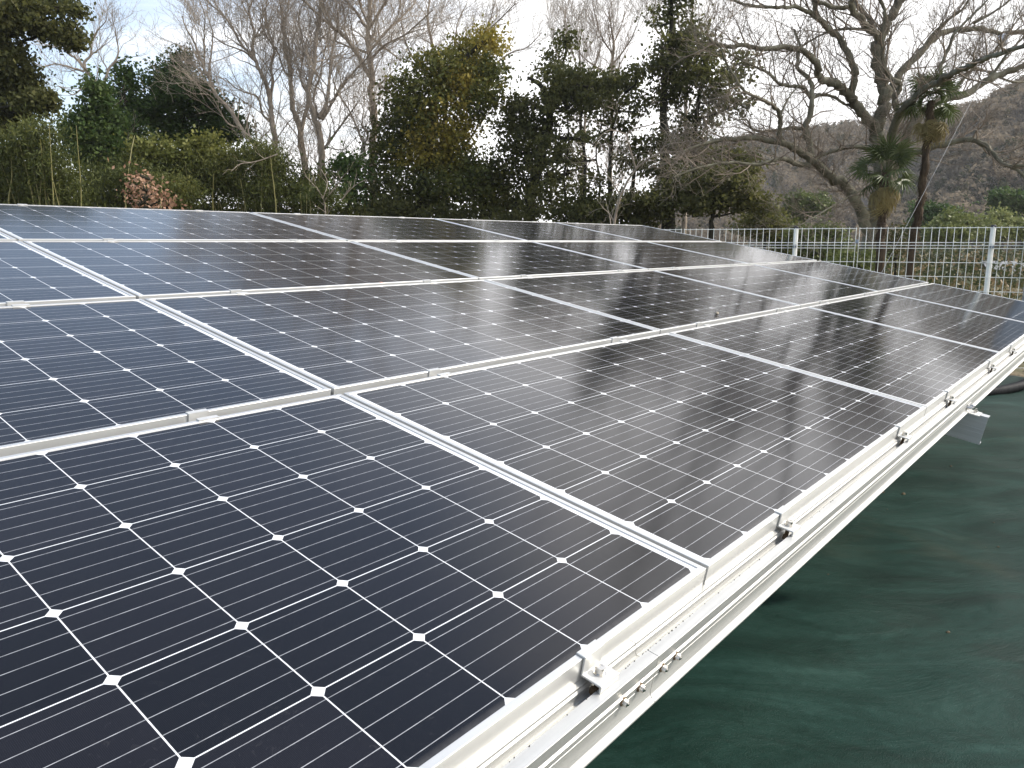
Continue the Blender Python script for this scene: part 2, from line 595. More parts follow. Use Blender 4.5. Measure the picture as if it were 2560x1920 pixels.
# the sheet's far edge runs beside the fence
def sheet_mesh():
    a0 = np.array([3.35, 9.18]) - np.array([0.41, 0.91]) * 0.35
    e = np.array([1.83, -0.83]) / math.hypot(1.83, 0.83)
    nrm = np.array([-e[1], e[0]])
    us = np.linspace(-11, 9, 200)
    vs = np.linspace(-12.5, 0, 140)
    U, Vv = np.meshgrid(us, vs)
    ragged = 0.10 * np.sin(1.7 * U) + 0.05 * np.sin(4.1 * U + 1)
    Vv = Vv + ragged * np.clip((Vv + 2) / 2, 0, 1)
    X = a0[0] + U * e[0] + Vv * nrm[0]
    Y = a0[1] + U * e[1] + Vv * nrm[1]
    P = np.stack([X, Y, sheet_z(X, Y)], -1).reshape(-1, 3)
    nx, ny = len(us), len(vs)
    i = np.arange(ny - 1)[:, None] * nx + np.arange(nx - 1)[None, :]
    Q = np.stack([i, i + 1, i + nx + 1, i + nx], -1).reshape(-1, 4)
    return quad_mesh('ground_sheet', P, Q, M_SHEET, smooth=True)


sheet = link('ground_sheet', sheet_mesh())
sm = sheet.modifiers.new('thickness', 'SOLIDIFY')
sm.thickness = 0.002
tag(sheet, 'dark green woven weed sheet spread over the ground under the solar array', 'ground sheet')

# crumbs of soil, dry leaves and grit lying on the sheet
deb = MB()
for i in range(170):
    x, y = rng.uniform(0.2, 6.0), rng.uniform(0.6, 8.2)
    z = float(sheet_z(np.array(x), np.array(y)))
    s = rng.choice([0.003, 0.004, 0.005, 0.006, 0.009]) * rng.uniform(0.7, 1.3)
    a = rng.uniform(0, 6.28)
    vs = []
    for zz, k in ((0, 1.0), (0.6, 0.8), (1.0, 0.3)):
        for j in range(5):
            t_ = a + j * 1.2566 + rng.uniform(-.2, .2)
            vs.append((x + s * k * math.cos(t_) * 1.3, y + s * k * math.sin(t_), z + s * zz))
    fs = [(r * 5 + j, r * 5 + (j + 1) % 5, (r + 1) * 5 + (j + 1) % 5, (r + 1) * 5 + j) for r in range(2) for j in range(5)]
    deb.add(vs, fs + [(10, 11, 12, 13, 14)])
debris = deb.build('debris', plain('soil_crumbs', (0.11, 0.085, 0.05), 0.9, 0.6, 3))
tag(debris, 'crumbs of soil and dry leaf scattered over the dark green sheet', 'debris', kind='stuff')


def hill_mesh(prof, d0, d1, d2, seed):
    """prof: (px, py) photo silhouette points of the ridge, ridge at distance d1"""
    px = np.array([p[0] for p in prof], float)
    py = np.array([p[1] for p in prof], float)
    xs = np.linspace(px[0], px[-1], 90)
    top = np.interp(xs, px, py)
    rows = []
    for k, f in enumerate(np.linspace(0, 1, 34)):
        if f < 0.75:
            g = f / 0.75
            d = d0 + (d1 - d0) * g
            hh = math.sin(g * math.pi / 2) ** 1.15
        else:
            g = (f - 0.75) / 0.25
            d = d1 + (d2 - d1) * g
            hh = math.cos(g * math.pi / 2)
        row = []
        for i, x in enumerate(xs):
            ridge = at(x, top[i], d1)
            dirx = ridge[0] / d1
            w = 1.5 * math.sin(x * 0.02 + k * 0.9 + seed) + 1.0 * math.sin(x * 0.051 - k * 0.6)
            row.append((dirx * d, d, max(-0.5, ridge[2] * hh + w * hh * (1 - hh) * 2.0)))
        rows.append(row)
    V = np.array(rows)
    nx, ny = len(xs), len(rows)
    i = np.arange(ny - 1)[:, None] * nx + np.arange(nx - 1)[None, :]
    Q = np.stack([i, i + 1, i + nx + 1, i + nx], -1).reshape(-1, 4)
    return V, Q


M_HILL = plain('hill_undergrowth', (0.085, 0.072, 0.055), 0.95, 0.45, 0.06)
HILLS = [
    ([(1590, 600), (1630, 520), (1660, 455), (1700, 415), (1800, 388), (1888, 372), (1961, 366), (2060, 352), (2140, 346), (2190, 340), (2300, 318), (2450, 300), (2600, 270), (2900, 220), (3400, 150)], 130, 290, 420, 0.0),
    ([(2150, 590), (2250, 510), (2340, 420), (2429, 318), (2498, 272), (2560, 240), (2700, 180), (2900, 120), (3300, 60)], 90, 190, 300, 2.0),
]
hillgrids = []
for hp in HILLS:
    V, Q = hill_mesh(*hp)
    hillgrids.append(V)
    h = link('hill', quad_mesh('hill', V.reshape(-1, 3), Q, M_HILL, smooth=True))
    tag(h, kind='structure')


def woodland():
    """winter trees massed on the hillsides: ragged upright sprays of small faces"""
    Vs, Qs, Ts, n = [], [], [], 0
    for gi, G in enumerate(hillgrids):
        ny, nx, _ = G.shape
        cnt = 3600 if gi == 0 else 2800
        for _ in range(cnt):
            j = nrg.uniform(0, ny * 0.80)
            i = nrg.uniform(0, nx - 1.01) * (0.8 if gi == 0 else 0.75)
            p = G[int(j), int(i)] + (G[min(int(j) + 1, ny - 1), int(i)] - G[int(j), int(i)]) * (j % 1) + (G[int(j), int(i) + 1] - G[int(j), int(i)]) * (i % 1)
            con = nrg.random() < (0.28 if gi == 0 else 0.45)
            hgt = nrg.uniform(2.4, 4.6) * (1.0 if gi == 0 else 0.75)
            wdt = hgt * (0.36 if con else 0.60)
            m = 84
            t = nrg.random(m) ** 0.8
            r = wdt * ((1 - t * 0.85) if con else np.sqrt(np.clip(1 - (t * 2 - 1.05) ** 2, 0.05, 1))) * np.sqrt(nrg.random(m))
            th = nrg.random(m) * 6.283
            c = np.stack([p[0] + r * np.cos(th), p[1] + r * np.sin(th), p[2] + t * hgt - 0.4], -1)
            sx = nrg.uniform(0.10, 0.24, m)
            sz = nrg.uniform(0.14, 0.32, m)
            ph = nrg.random(m) * 3.14
            ax = np.stack([np.cos(ph) * sx, np.sin(ph) * sx, nrg.normal(0, 0.1, m)], -1)
            az = np.stack([nrg.normal(0, 0.25, m), nrg.normal(0, 0.25, m), sz], -1)
            q = np.stack([c - ax, c - az * 0.8, c + ax, c + az], 1)
            Vs.append(q.reshape(-1, 3))
            Qs.append(np.arange(m * 4).reshape(-1, 4) + n)
            n += m * 4
            base = nrg.uniform(0.12, 0.4) if con else nrg.uniform(0.68, 0.98)
            Ts.append(np.full(m, base) + nrg.normal(0, 0.03, m))
    me = quad_mesh('woodland', np.concatenate(Vs), np.concatenate(Qs), M_WOOD, np.concatenate(Ts))
    o = link('woodland', me)
    tag(o, 'grey brown winter woodland massed over the hillside', 'woodland', kind='stuff')


woodland()

# ------------------------------------------------------------------ the solar array
PA, PB = 1.64255, 1.01123
T0 = Vector((-0.38554, 1.82511, EYE - 0.36159))
AX = Vector((0.636512, 0.771267, 0.0))
BX = Vector((0.758592, -0.626051, -0.180552))
NX = Vector((0.139254, -0.114923, 0.983565))
PM = Matrix(((AX.x, -BX.x, NX.x, T0.x), (AX.y, -BX.y, NX.y, T0.y), (AX.z, -BX.z, NX.z, T0.z), (0, 0, 0, 1)))


def plane_at(a, y, z=0.0):
    """matrix of the panel plane moved to a along the rail and y up the slope"""
    return PM @ Matrix.Translation((a, y, z))


PX0, PX1, PY0, PY1 = -0.0223, 1.6103, -0.9634, 0.0116     # frame outline about the first cell's corner


def frame_mesh():
    prof = [(0.0, -0.035), (0.0, -0.0007), (0.0007, 0.0), (0.0105, 0.0), (0.011, -0.0005), (0.011, -0.0018), (0.002, -0.0018), (0.002, -0.033), (0.024, -0.033), (0.024, -0.035)]
    m = MB()
    n = len(prof)
    cs = [(PX0, PY0, 1, 1), (PX1, PY0, -1, 1), (PX1, PY1, -1, -1), (PX0, PY1, 1, -1)]
    vs = [(x + sx * d, y + sy * d, z) for x, y, sx, sy in cs for d, z in prof]
    fs = []
    for k in range(4):
        a, b_ = k * n, ((k + 1) % 4) * n
        for i in range(n):
            j = (i + 1) % n
            fs.append((a + i, b_ + i, b_ + j, a + j))
    m.add(vs, fs)
    return m.mesh('frame', M_FRAME)


def laminate_mesh():
    m = MB()
    m.box(PX0 + 0.0025, PX1 - 0.0025, PY0 + 0.0025, PY1 - 0.0025, -0.0065, -0.0021)
    return m.mesh('glass_laminate', M_CELL)


def jbox_mesh():
    m = MB()
    m.box(0.74, 0.85, -0.13, -0.05, -0.028, -0.0066)
    return m.mesh('junction_box', M_CAP)


FR, LA = frame_mesh(), laminate_mesh()
ROWN = ['front row', 'second row', 'third row', 'top row']
COLN = ['fifth from the fence end', 'fourth from the fence end', 'third from the fence end', 'second from the fence end', 'nearest the fence end']
for r in range(4):
    for c in range(5):
        p = empty('solar_panel')
        p.matrix_world = plane_at((c - 1) * PA, r * PB)
        tag(p, f'solar panel in the {ROWN[r]}, {COLN[c]}', 'solar panel', 'solar panels of the tilted array')
        link('frame', FR, p)
        link('glass_laminate', LA, p)

# rails under the panels, along the rows
s0 = 0.9634                                               # front edge of the panels, measured down the slope


def rail_profile(shift):
    P = [(-.034, -.0355), (.0072, -.0355), (.0078, -.0362), (.0078, -.0395), (.0105, -.042), (.0105, -.050), (.013, -.0535), (.017, -.0522), (.0215, -.0522), (.025, -.0535), (.0265, -.050), (.0265, -.0365), (.0275, -.0355),
         (.0448, -.0355), (.0456, -.0363), (.0456, -.0545), (.0466, -.0552), (.0466, -.0572), (.0456, -.0578), (.0456, -.0590), (.0466, -.0597), (.0466, -.0610), (.0456, -.0616), (.0456, -.0705), (.0460, -.0708), (.0460, -.0716), (.0456, -.0719), (.0456, -.0960), (.0470, -.1010),
         (.0505, -.1050), (.0550, -.1062), (.0560, -.1075), (.0560, -.1095), (.0550, -.1105), (.047, -.1118), (-.034, -.1118)]
    return [(-(s0 + s) + shift, z) for s, z in P]


RAIL_END = 3 * PA + PX1 + 0.06 + PA * 0
rail = empty('front_rail')
rail.matrix_world = plane_at(0, 0)
tag(rail, 'bright aluminium front rail with a bolted splice along the lower edge of the array', 'rail', 'aluminium rails under the panel rows')
JOINT = -0.262
for x0, x1 in ((-PA + PX0 - 0.05, JOINT - 0.0006), (JOINT + 0.0006, RAIL_END)):
    m = MB()
    m.prism_x(rail_profile(0), x0, x1)
    m.build('rail_length', M_RAIL, rail)
for xb in (-0.348, -0.304, -0.240, -0.198):
    m = MB()
    y = -(s0 + .0456)
    m.cyl((xb, y, -.0655), (xb, y - 0.0018, -.0655), 0.0068, n=16)
    w = m.build('washer', M_RUST, rail)
    m = MB()
    m.cyl((xb, y - 0.0018, -.0655), (xb, y - 0.0080, -.0655), 0.0055, 0.0050, n=6, smooth=False)
    m.cyl((xb, y - 0.0080, -.0655), (xb, y - 0.0098, -.0655), 0.0042, 0.0018, n=10)
    m.build('bolt', M_BOLT, rail)
# grit caught in the groove and by the splice
g = MB()
for i in range(420):
    xg = rng.uniform(-1.4, 0.6) if i % 3 else rng.gauss(-0.22, 0.09)
    yg = -(s0 + rng.uniform(0.0225, 0.0285))
    zg = -.0355 if yg < -(s0 + .0275) else -.0515
    s = rng.uniform(.0004, .0013)
    g.cyl((xg, yg, zg), (xg + s, yg, zg + s * 0.9), s, s * 0.5, n=5, smooth=False)
tag(g.build('grit', M_DIRT, rail), kind='stuff')

RAILN = {1: 'between the front and second rows', 2: 'between the second and third rows', 3: 'between the third and top rows'}
for r in (1, 2, 3):
    m = MB()
    yc = -(s0) + r * PB - 0.018
    m.prism_x([(yc + .03, -.0358), (yc + .011, -.0358), (yc + .011, -.048), (yc - .011, -.048), (yc - .011, -.0358), (yc - .03, -.0358), (yc - .03, -.108), (yc + .03, -.108)], -PA + PX0 - .05, RAIL_END, flip=True)
    o = m.build('mounting_rail', M_RAIL)
    o.matrix_world = PM.copy()
    tag(o, f'aluminium rail in the gap {RAILN[r]} of panels', 'rail', 'aluminium rails under the panel rows')
m = MB()
yt = 3 * PB + PY1
m.prism_x([(yt + .035, -.0358), (yt - .035, -.0358), (yt - .035, -.108), (yt + .035, -.108)], -PA + PX0 - .05, RAIL_END, flip=True)
o = m.build('mounting_rail', M_RAIL)
o.matrix_world = PM.copy()
tag(o, 'aluminium rail under the upper edge of the top row of panels', 'rail', 'aluminium rails under the panel rows')

# clamps: end clamps along the lower and upper edges, hat-shaped middle clamps in the gaps
def end_clamp_meshes():
    m = MB()
    m.prism_x([(.011, .0002), (.011, .0030), (-.0038, .0030), (-.0038, -.0240), (-.0335, -.0240), (-.0345, -.0250), (-.0345, -.0353), (-.0315, -.0353), (-.0315, -.0270), (-.0008, -.0270), (-.0008, .0002)], -.0222, .0222, flip=False)
    br = m.mesh('clamp_bracket', M_CLAMP)
    b = MB()
    yb = -.0165
    b.cyl((0, yb, -.0240), (0, yb, -.0228), .0088, n=20)
    b.cyl((0, yb, -.0228), (0, yb, -.0140), .0068, n=20)
    # ring and hex socket
    n = 18
    ro, ri = .0066, .0036
    vs = [(ro * math.cos(6.2832 * i / n), yb + ro * math.sin(6.2832 * i / n), -.0136) for i in range(n)]
    vs += [(ri * math.cos(6.2832 * i / n), yb + ri * math.sin(6.2832 * i / n), -.0136) for i in range(n)]
    vs += [(ri * math.cos(6.2832 * i / n), yb + ri * math.sin(6.2832 * i / n), -.0139) for i in range(n)]
    vs += [(.0068 * math.cos(6.2832 * i / n), yb + .0068 * math.sin(6.2832 * i / n), -.0140) for i in range(n)]
    fs = [(i, (i + 1) % n, n + (i + 1) % n, n + i) for i in range(n)]
    fs += [(n + i, n + (i + 1) % n, 2 * n + (i + 1) % n, 2 * n + i) for i in range(n)]
    fs += [(3 * n + i, 3 * n + (i + 1) % n, (i + 1) % n, i) for i in range(n)]
    b.add(vs, fs)
    return br, b.mesh('bolt', M_BOLT)


def nut_mesh():
    b = MB()
    b.cyl((-.010, -.018, -.0505), (-.010, -.018, -.042), .0055, n=6, smooth=False)
    b.cyl((0, -.0165, -.050), (0, -.0165, -.0275), .004, n=10)
    return b.mesh('slot_nut', M_RUST)


def mid_clamp_meshes():
    m = MB()
    g_ = 0.036 / 2
    e = .0012
    prof = [(g_ + .010, .0002), (g_ + .010, .0028), (g_ - .0034, .0028), (g_ - .0034, -.0200), (-g_ + .0034, -.0200), (-g_ + .0034, .0028), (-g_ - .010, .0028), (-g_ - .010, .0002), (-g_ + .0006, .0002), (-g_ + .0006, -.0226), (g_ - .0006, -.0226), (g_ - .0006, .0002)]
    m.prism_x(prof, -.0222, .0222)
    b = MB()
    b.cyl((0, 0, -.0200), (0, 0, -.0188), .0085, n=16)
    b.cyl((0, 0, -.0188), (0, 0, -.0110), .0066, n=16)
    return m.mesh('clamp_bracket', M_CLAMP), b.mesh('bolt', M_BOLT)


EC, EB = end_clamp_meshes()
EN = nut_mesh()
MC, MBT = mid_clamp_meshes()
COLS = ['fifth panel from the fence', 'fourth panel from the fence', 'third panel from the fence', 'second panel from the fence', 'panel nearest the fence']


def clamp(kind, a, y, flip, label, group):
    o = empty(kind)
    M = plane_at(a, y)
    if flip:
        M = M @ Matrix.Rotation(math.pi, 4, 'Z')
    o.matrix_world = M
    tag(o, label, 'clamp', group)
    if kind == 'end_clamp':
        bevel(link('clamp_bracket', EC, o), .0008)
        link('bolt', EB, o)
        link('slot_nut', EN, o)
    else:
        link('clamp_bracket', MC, o)
        link('bolt', MBT, o)


for c in range(5):
    for k, off in enumerate((0.322, 1.268)):
        a = (c - 1) * PA + off
        end = 'near' if k == 0 else 'far'
        clamp('end_clamp', a, -s0, False, f'end clamp on the front rail, {end} half of the {COLS[c]}', 'end clamps along the front rail')
        clamp('end_clamp', a, 3 * PB + PY1, True, f'small end clamp on the top edge, {end} half of the {COLS[c]}', 'end clamps along the top edge')
        for r in (1, 2, 3):
            gap = RAILN[r].replace('between the ', '').replace(' rows', '')
            clamp('middle_clamp', a, -s0 + r * PB - .018, False, f'clamp between {gap} rows, {end} half of the {COLS[c]}', 'middle clamps between the panel rows')

# rafter that sticks out below the front rail, with its bracket and legs
raf = empty('support_beam')
raf.matrix_world = plane_at(2.235, 0)
tag(raf, 'silver channel beam end sticking out beneath the front rail', 'beam')
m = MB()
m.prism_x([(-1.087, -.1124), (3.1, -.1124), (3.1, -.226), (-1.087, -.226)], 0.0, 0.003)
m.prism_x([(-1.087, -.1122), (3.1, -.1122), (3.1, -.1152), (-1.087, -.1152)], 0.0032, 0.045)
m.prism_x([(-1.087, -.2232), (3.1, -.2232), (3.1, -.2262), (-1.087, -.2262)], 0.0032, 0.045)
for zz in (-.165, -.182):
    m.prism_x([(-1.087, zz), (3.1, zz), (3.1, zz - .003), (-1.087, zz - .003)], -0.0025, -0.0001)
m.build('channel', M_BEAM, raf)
b = MB()
yb = -(s0 + .0456)
b.box(-.035, .038, yb - .050, yb - .0005, -.1119, -.1080)
b.box(-.035, .038, yb - .0040, yb - .0005, -.1079, -.0780)
b.build('angle_bracket', M_CLAMP, raf)
for xx, yy, zz, d in ((-.018, yb - .004, -.090, 'y'), (.020, yb - .004, -.090, 'y'), (-.040, yb + .0003, -.088, 'y'), (.006, yb - .03, -.1080, 'z')):
    b = MB()
    if d == 'y':
        b.cyl((xx, yy, zz), (xx, yy - .010, zz), .0072, n=6, smooth=False)
        b.cyl((xx, yy - .010, zz), (xx, yy - .016, zz), .004, n=10)
    else:
        b.cyl((xx, yy, zz), (xx, yy, zz + .009), .0072, n=6, smooth=False)
        b.cyl((xx, yy, zz + .009), (xx, yy, zz + .016), .004, n=10)
    b.build('bolt', M_BOLT, raf)
inv = PM.inverted()
for y in (0.7, 2.4):
    topw = plane_at(2.26, y, -.227) @ Vector((0, 0, 0))
    l = MB()
    l.box(-.03, .03, -.03, .03, 0.0, topw.z - 0.0)
    lo = l.build('leg', M_RAIL, raf)
    lo.matrix_parent_inverse = raf.matrix_world.inverted()
    lo.location = (topw.x, topw.y, 0.0)

# pebble and petal on the glass
def pebble(name, a, y, s, mat, label, cat, flat=0.7):
    m = MB()
    vs, fs, n, k = [], [], 9, 5
    for i in range(k):
        ph = math.pi * (i + 0.35) / (k - 0.3)
        for j in range(n):
            th = 6.2832 * j / n
            q = s * (1 + 0.18 * math.sin(3 * th + i) + 0.1 * math.cos(2 * th))
            vs.append((q * math.sin(ph) * math.cos(th) * 1.25, q * math.sin(ph) * math.sin(th), s * flat * (1 + math.cos(ph))))
    fs = [(i * n + j, i * n + (j + 1) % n, (i + 1) * n + (j + 1) % n, (i + 1) * n + j) for i in range(k - 1) for j in range(n)]
    fs += [tuple(range(n)), tuple(range((k - 1) * n, k * n))]
    m.add(vs, fs, True)
    o = m.build(name, mat)
    o.matrix_world = plane_at(a, y, -.0021)
    tag(o, label, cat)


pebble('pebble', 2.2946, 0.119, .010, M_STONE, 'pale pebble lying on the glass of the middle panel, second row', 'pebble')
pebble('petal', 1.002, PB + 0.055, .007, M_PETAL, 'tiny pinkish dry petal lying on the frame of a third row panel', 'petal', 0.4)

# ------------------------------------------------------------------ fence
F0 = np.array([3.35, 9.18])
FD = np.array([1.83, -0.83]) / math.hypot(1.83, 0.83)
FSP = 2.0
FTOP = EYE + 0.155
fence = empty('mesh_fence', (F0[0], F0[1], 0))
fence.rotation_euler = (0, 0, math.atan2(FD[1], FD[0]))
tag(fence, 'white welded mesh fence with round white posts behind the array', 'fence')
WT = 0.0036


def wire_panel(x0, x1, parent):
    tb = Tubes()
    zs = [FTOP, FTOP - .158, FTOP - .190, FTOP - .222, FTOP - .376, FTOP - .530, FTOP - .684, FTOP - .838, FTOP - .992, FTOP - 1.146, FTOP - 1.178, FTOP - 1.210, FTOP - 1.37, FTOP - 1.50]
    for z in zs:
        y = -0.030 if abs(z - (FTOP - .190)) < .001 or abs(z - (FTOP - 1.178)) < .001 else 0.0
        tb.add([(x0, y, z), (x1, y, z)], [WT, WT], 5)
    n = int(round((x1 - x0) / 0.074))
    for i in range(n + 1):
        x = x0 + 0.008 + (x1 - x0 - 0.016) * i / n
        zz = [FTOP + .012, FTOP - .158, FTOP - .190, FTOP - .222, FTOP - 1.146, FTOP - 1.178, FTOP - 1.210, FTOP - 1.51]
        pts = [(x, -0.030 - WT if k in (2, 5) else -WT * 1.8, z) for k, z in enumerate(zz)]
        tb.add(pts, [WT * 0.9] * len(pts), 5)
    tb.build('wire_panel', M_WHITE, parent)


xp = [-4 * FSP + 0, -3 * FSP, -2 * FSP, -1 * FSP, 0.0, FSP, 2 * FSP]
for x in xp[2:]:
    m = MB()
    m.cyl((x, 0.036, -0.02), (x, 0.036, FTOP - .003), .026, n=18)
    po = m.build('post', M_WHITE, fence)
    m = MB()
    m.cyl((x, 0.036, FTOP - .002), (x, 0.036, FTOP + .022), .0275, n=18)
    m.cyl((x, 0.036, FTOP + .022), (x, 0.036, FTOP + .030), .0275, .016, n=18)
    m.build('post_cap', M_CAP, po)
    m = MB()
    for z in (FTOP - .20, FTOP - 1.1):
        m.box(x - .020, x + .020, -.012, .010, z - .018, z + .018)
    m.build('bracket', M_GREYPOST, po)
for k in range(-3, 3):
    xa = (k - 0.5) * FSP - 0.33 + 0.0
    wire_panel(xa + .010, xa + FSP - .010, fence)
    m = MB()
    m.box(xa - .016, xa + .016, -.016, .006, FTOP - .165, FTOP - .125)
    m.build('joint_clip', M_GREYPOST, fence)

# grey cabinet hung on the inner side of the fence, cut by the right picture edge
cab = empty('fence_cabinet', (5.60, 8.02, 0), 'blue grey metal cabinet hung on the fence at the right picture edge', 'cabinet')
cab.rotation_euler = (0, 0, math.atan2(FD[1], FD[0]))
m = MB()
m.box(-.20, .22, -.10, .10, .52, 1.70)
bevel(m.build('casing', M_GREYPOST, cab), .006)
m = MB()
m.box(-.19, .21, -.118, -.102, .54, 1.68)
bevel(m.build('door', M_GREYPOST, cab), .004)
for z in (.70, 1.50):
    m = MB()
    m.box(-.24, .26, .101, .125, z - .02, z + .02)
    m.build('bracket', M_GREYPOST, cab)

# corrugated hose on the sheet
def hose():
    ctrl = np.array([(2.6, 6.3, .085), (3.3, 6.55, .078), (3.9, 6.72, .075), (4.42, 6.84, .076), (4.84, 7.10, .085), (5.16, 7.40, .12), (5.46, 7.66, .26), (5.75, 7.80, .42), (6.2, 7.95, .20), (6.8, 7.6, .085)])
    n = 900
    t = np.linspace(0, len(ctrl) - 1, n)
    pts = np.stack([np.interp(t, np.arange(len(ctrl)), ctrl[:, k]) for k in range(3)], -1)
    ker = np.hanning(121)
    ker /= ker.sum()
    pad = np.concatenate([np.repeat(pts[:1], 60, 0), pts, np.repeat(pts[-1:], 60, 0)])
    pts = np.stack([np.convolve(pad[:, k], ker, 'valid') for k in range(3)], -1)
    s = np.concatenate([[0], np.cumsum(np.linalg.norm(np.diff(pts, axis=0), axis=1))])
    r = .042 + .004 * np.tanh(2.5 * np.sin(s / .013 * 2 * math.pi / 1.6))
    tb = Tubes()
    tb.add(pts, r, 16)
    o = tb.build('corrugated_hose', M_HOSE)
    tag(o, 'black corrugated conduit hose lying on the green sheet by the fence', 'hose')


hose()

# a far, low array beyond the fence
def far_array():
    base = at(2530, 690, 27)
    o = empty('distant_panel_row', (base[0], base[1], 0), 'dark low solar panel row far beyond the fence, pale rail below', 'solar panel row')
    m = MB()
    L0, L1 = -0.75, 6.5
    m.add([(L0, 0, .42), (L1, 0, .42), (L1, 1.6, .74), (L0, 1.6, .74), (L0, 0, .38), (L1, 0, .38), (L1, 1.6, .70), (L0, 1.6, .70)],
          [(0, 1, 2, 3), (7, 6, 5, 4), (0, 4, 5, 1), (1, 5, 6, 2), (2, 6, 7, 3), (3, 7, 4, 0)])
    m.build('dark_panel', plain('dark_blue_glass', (0.016, 0.02, 0.04), 0.25, 0.2), o)
    m = MB()
    m.box(L0 - .1, L1, -.04, -.002, .33, .41)
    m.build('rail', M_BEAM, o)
    for x in (L0 + .2, 2.0, 5.0):
        m = MB()
        m.box(x - .03, x + .03, .1, .16, 0.0, .37)
        m.build('leg', M_FRAME, o)
        m = MB()
        m.box(x - .03, x + .03, 1.3, 1.36, 0.0, .60)
        m.build('leg', M_FRAME, o)
    o.rotation_euler = (0, 0, rad(-24))
    a = at(2290, 682, 24)
    m = MB()
    for i in range(26):
        x = rng.gauss(0, .8)
        y = rng.gauss(0, .25)
        s = rng.uniform(.06, .16)
        n = 7
        vs = [(x + s * math.cos(6.283 * j / n) * rng.uniform(.8, 1.5), y + s * math.sin(6.283 * j / n), 0) for j in range(n)]
        vs += [(x + s * .6 * math.cos(6.283 * j / n) * rng.uniform(.8, 1.4), y + s * .6 * math.sin(6.283 * j / n), s * rng.uniform(.5, .9)) for j in range(n)]
        m.add(vs, [(j, (j + 1) % n, n + (j + 1) % n, n + j) for j in range(n)] + [tuple(range(n, 2 * n))])
    r = m.build('rubble', plain('pale_rubble', (0.22, 0.21, 0.19), 0.9, 0.3, 3))
    r.location = (a[0], a[1], 0.03)
    tag(r, 'heap of pale grey rubble on the grass beyond the fence', 'rubble', kind='stuff')


far_array()

# ------------------------------------------------------------------ trees
def F(x, y):      # crops the tracing was read from, as photo pixels
    return (x * .27125, y * .27125)


def Gc(x, y):
    return (450 + x * .27125, y * .27125)


def J(x, y):
    return (1400 + x * .27125, y * .27125)


def H(x, y):
    return (850 + x * .40687, y * .40687)


def K(x, y):
    return (1660 + x * .40687, y * .40687)


def smooth_path(pts, per=4):
    P = np.asarray(pts, float)
    m = len(P)
    if m < 3:
        t = np.linspace(0, 1, per + 1)[:, None]
        return P[0] * (1 - t) + P[-1] * t
    Q = np.vstack([2 * P[0] - P[1], P, 2 * P[-1] - P[-2]])
    out = []
    for i in range(m - 1):
        p0, p1, p2, p3 = Q[i], Q[i + 1], Q[i + 2], Q[i + 3]
        for t in np.arange(per) / per:
            out.append(0.5 * (2 * p1 + (p2 - p0) * t + (2 * p0 - 5 * p1 + 4 * p2 - p3) * t * t + (3 * p1 - p0 - 3 * p2 + p3) * t ** 3))
    out.append(P[-1])
    return np.array(out)


def limb(crop, pts, Y0, Y1=None, r0=.1, r1=.03):
    Y1 = Y0 if Y1 is None else Y1
    n = len(pts)
    P = [at(*crop(*p), Y0 + (Y1 - Y0) * i / (n - 1)) for i, p in enumerate(pts)]
    P = smooth_path(P)
    m = len(P)
    R = (r0 + (r1 - r0) * np.linspace(0, 1, m) ** 0.8) * 0.78
    P[1:-1] += np.random.default_rng(abs(n * 7 + int(pts[0][0]))).normal(0, 1, (m - 2, 3)) * np.minimum(R[1:-1, None] * .22, .03)
    wob = 1 + 0.07 * np.sin(np.arange(m) * 1.7 + n) + 0.05 * np.cos(np.arange(m) * 3.1)
    return P, R * wob


def twigs(tb, P, R, rnd, level, L, spacing, up=0.5, fine=.006, droop=0.0, start=0.15, spread=1.0):
    """side shoots along a limb, forking again until they are fine"""
    seg = np.linalg.norm(np.diff(P, axis=0), axis=1)
    tot = seg.sum()
    cum = np.concatenate([[0], np.cumsum(seg)])
    s = tot * start + rnd.random() * spacing
    while s < tot:
        i = min(int(np.searchsorted(cum, s)) - 1, len(P) - 2)
        i = max(i, 0)
        f = (s - cum[i]) / (seg[i] + 1e-9)
        p = P[i] + (P[i + 1] - P[i]) * f
        r = R[i] + (R[min(i + 1, len(R) - 1)] - R[i]) * f
        t = (P[i + 1] - P[i]) / (seg[i] + 1e-9)
        q = np.array([rnd.gauss(0, 1), rnd.gauss(0, 1), rnd.gauss(0, 1)])
        q -= t * (q @ t)
        q /= np.linalg.norm(q) + 1e-9
        d = t * rnd.uniform(.5, 1.0) + q * rnd.uniform(.5, .95) * spread + np.array([0, 0, up * rnd.uniform(.3, 1.0)])
        d /= np.linalg.norm(d)
        ln = L * rnd.uniform(.5, 1.15) * (1 - .35 * s / tot)
        n = 6 if level > 1 else (5 if level == 1 else 4)
        pts = [p]
        c = p.copy()
        for k in range(n - 1):
            d = d + np.array([rnd.gauss(0, .20), rnd.gauss(0, .20), rnd.gauss(0, .16) + .07 * up - droop * .25])
            d /= np.linalg.norm(d)
            c = c + d * ln / (n - 1)
            pts.append(c.copy())
        pts = np.array(pts)
        rb = min(r * .5, fine * (0.9 + 1.1 * level))
        rr = np.linspace(rb, fine * .6 if level else fine * .45, n)
        tb.add(pts, rr, 4 if rb > .012 else 3)
        if level > 0:
            twigs(tb, pts, rr, rnd, level - 1, L * .55, spacing * .72, up, fine, droop, .2, spread)
        s += spacing * rnd.uniform(.6, 1.5)


def base_to_ground(P, R, flare=1.35):
    p = P[0].copy()
    g_ = np.array([p[0] + (p[0] - P[1][0]) * .4, p[1], -0.08])
    return np.vstack([[g_], P]), np.concatenate([[R[0] * flare], R])


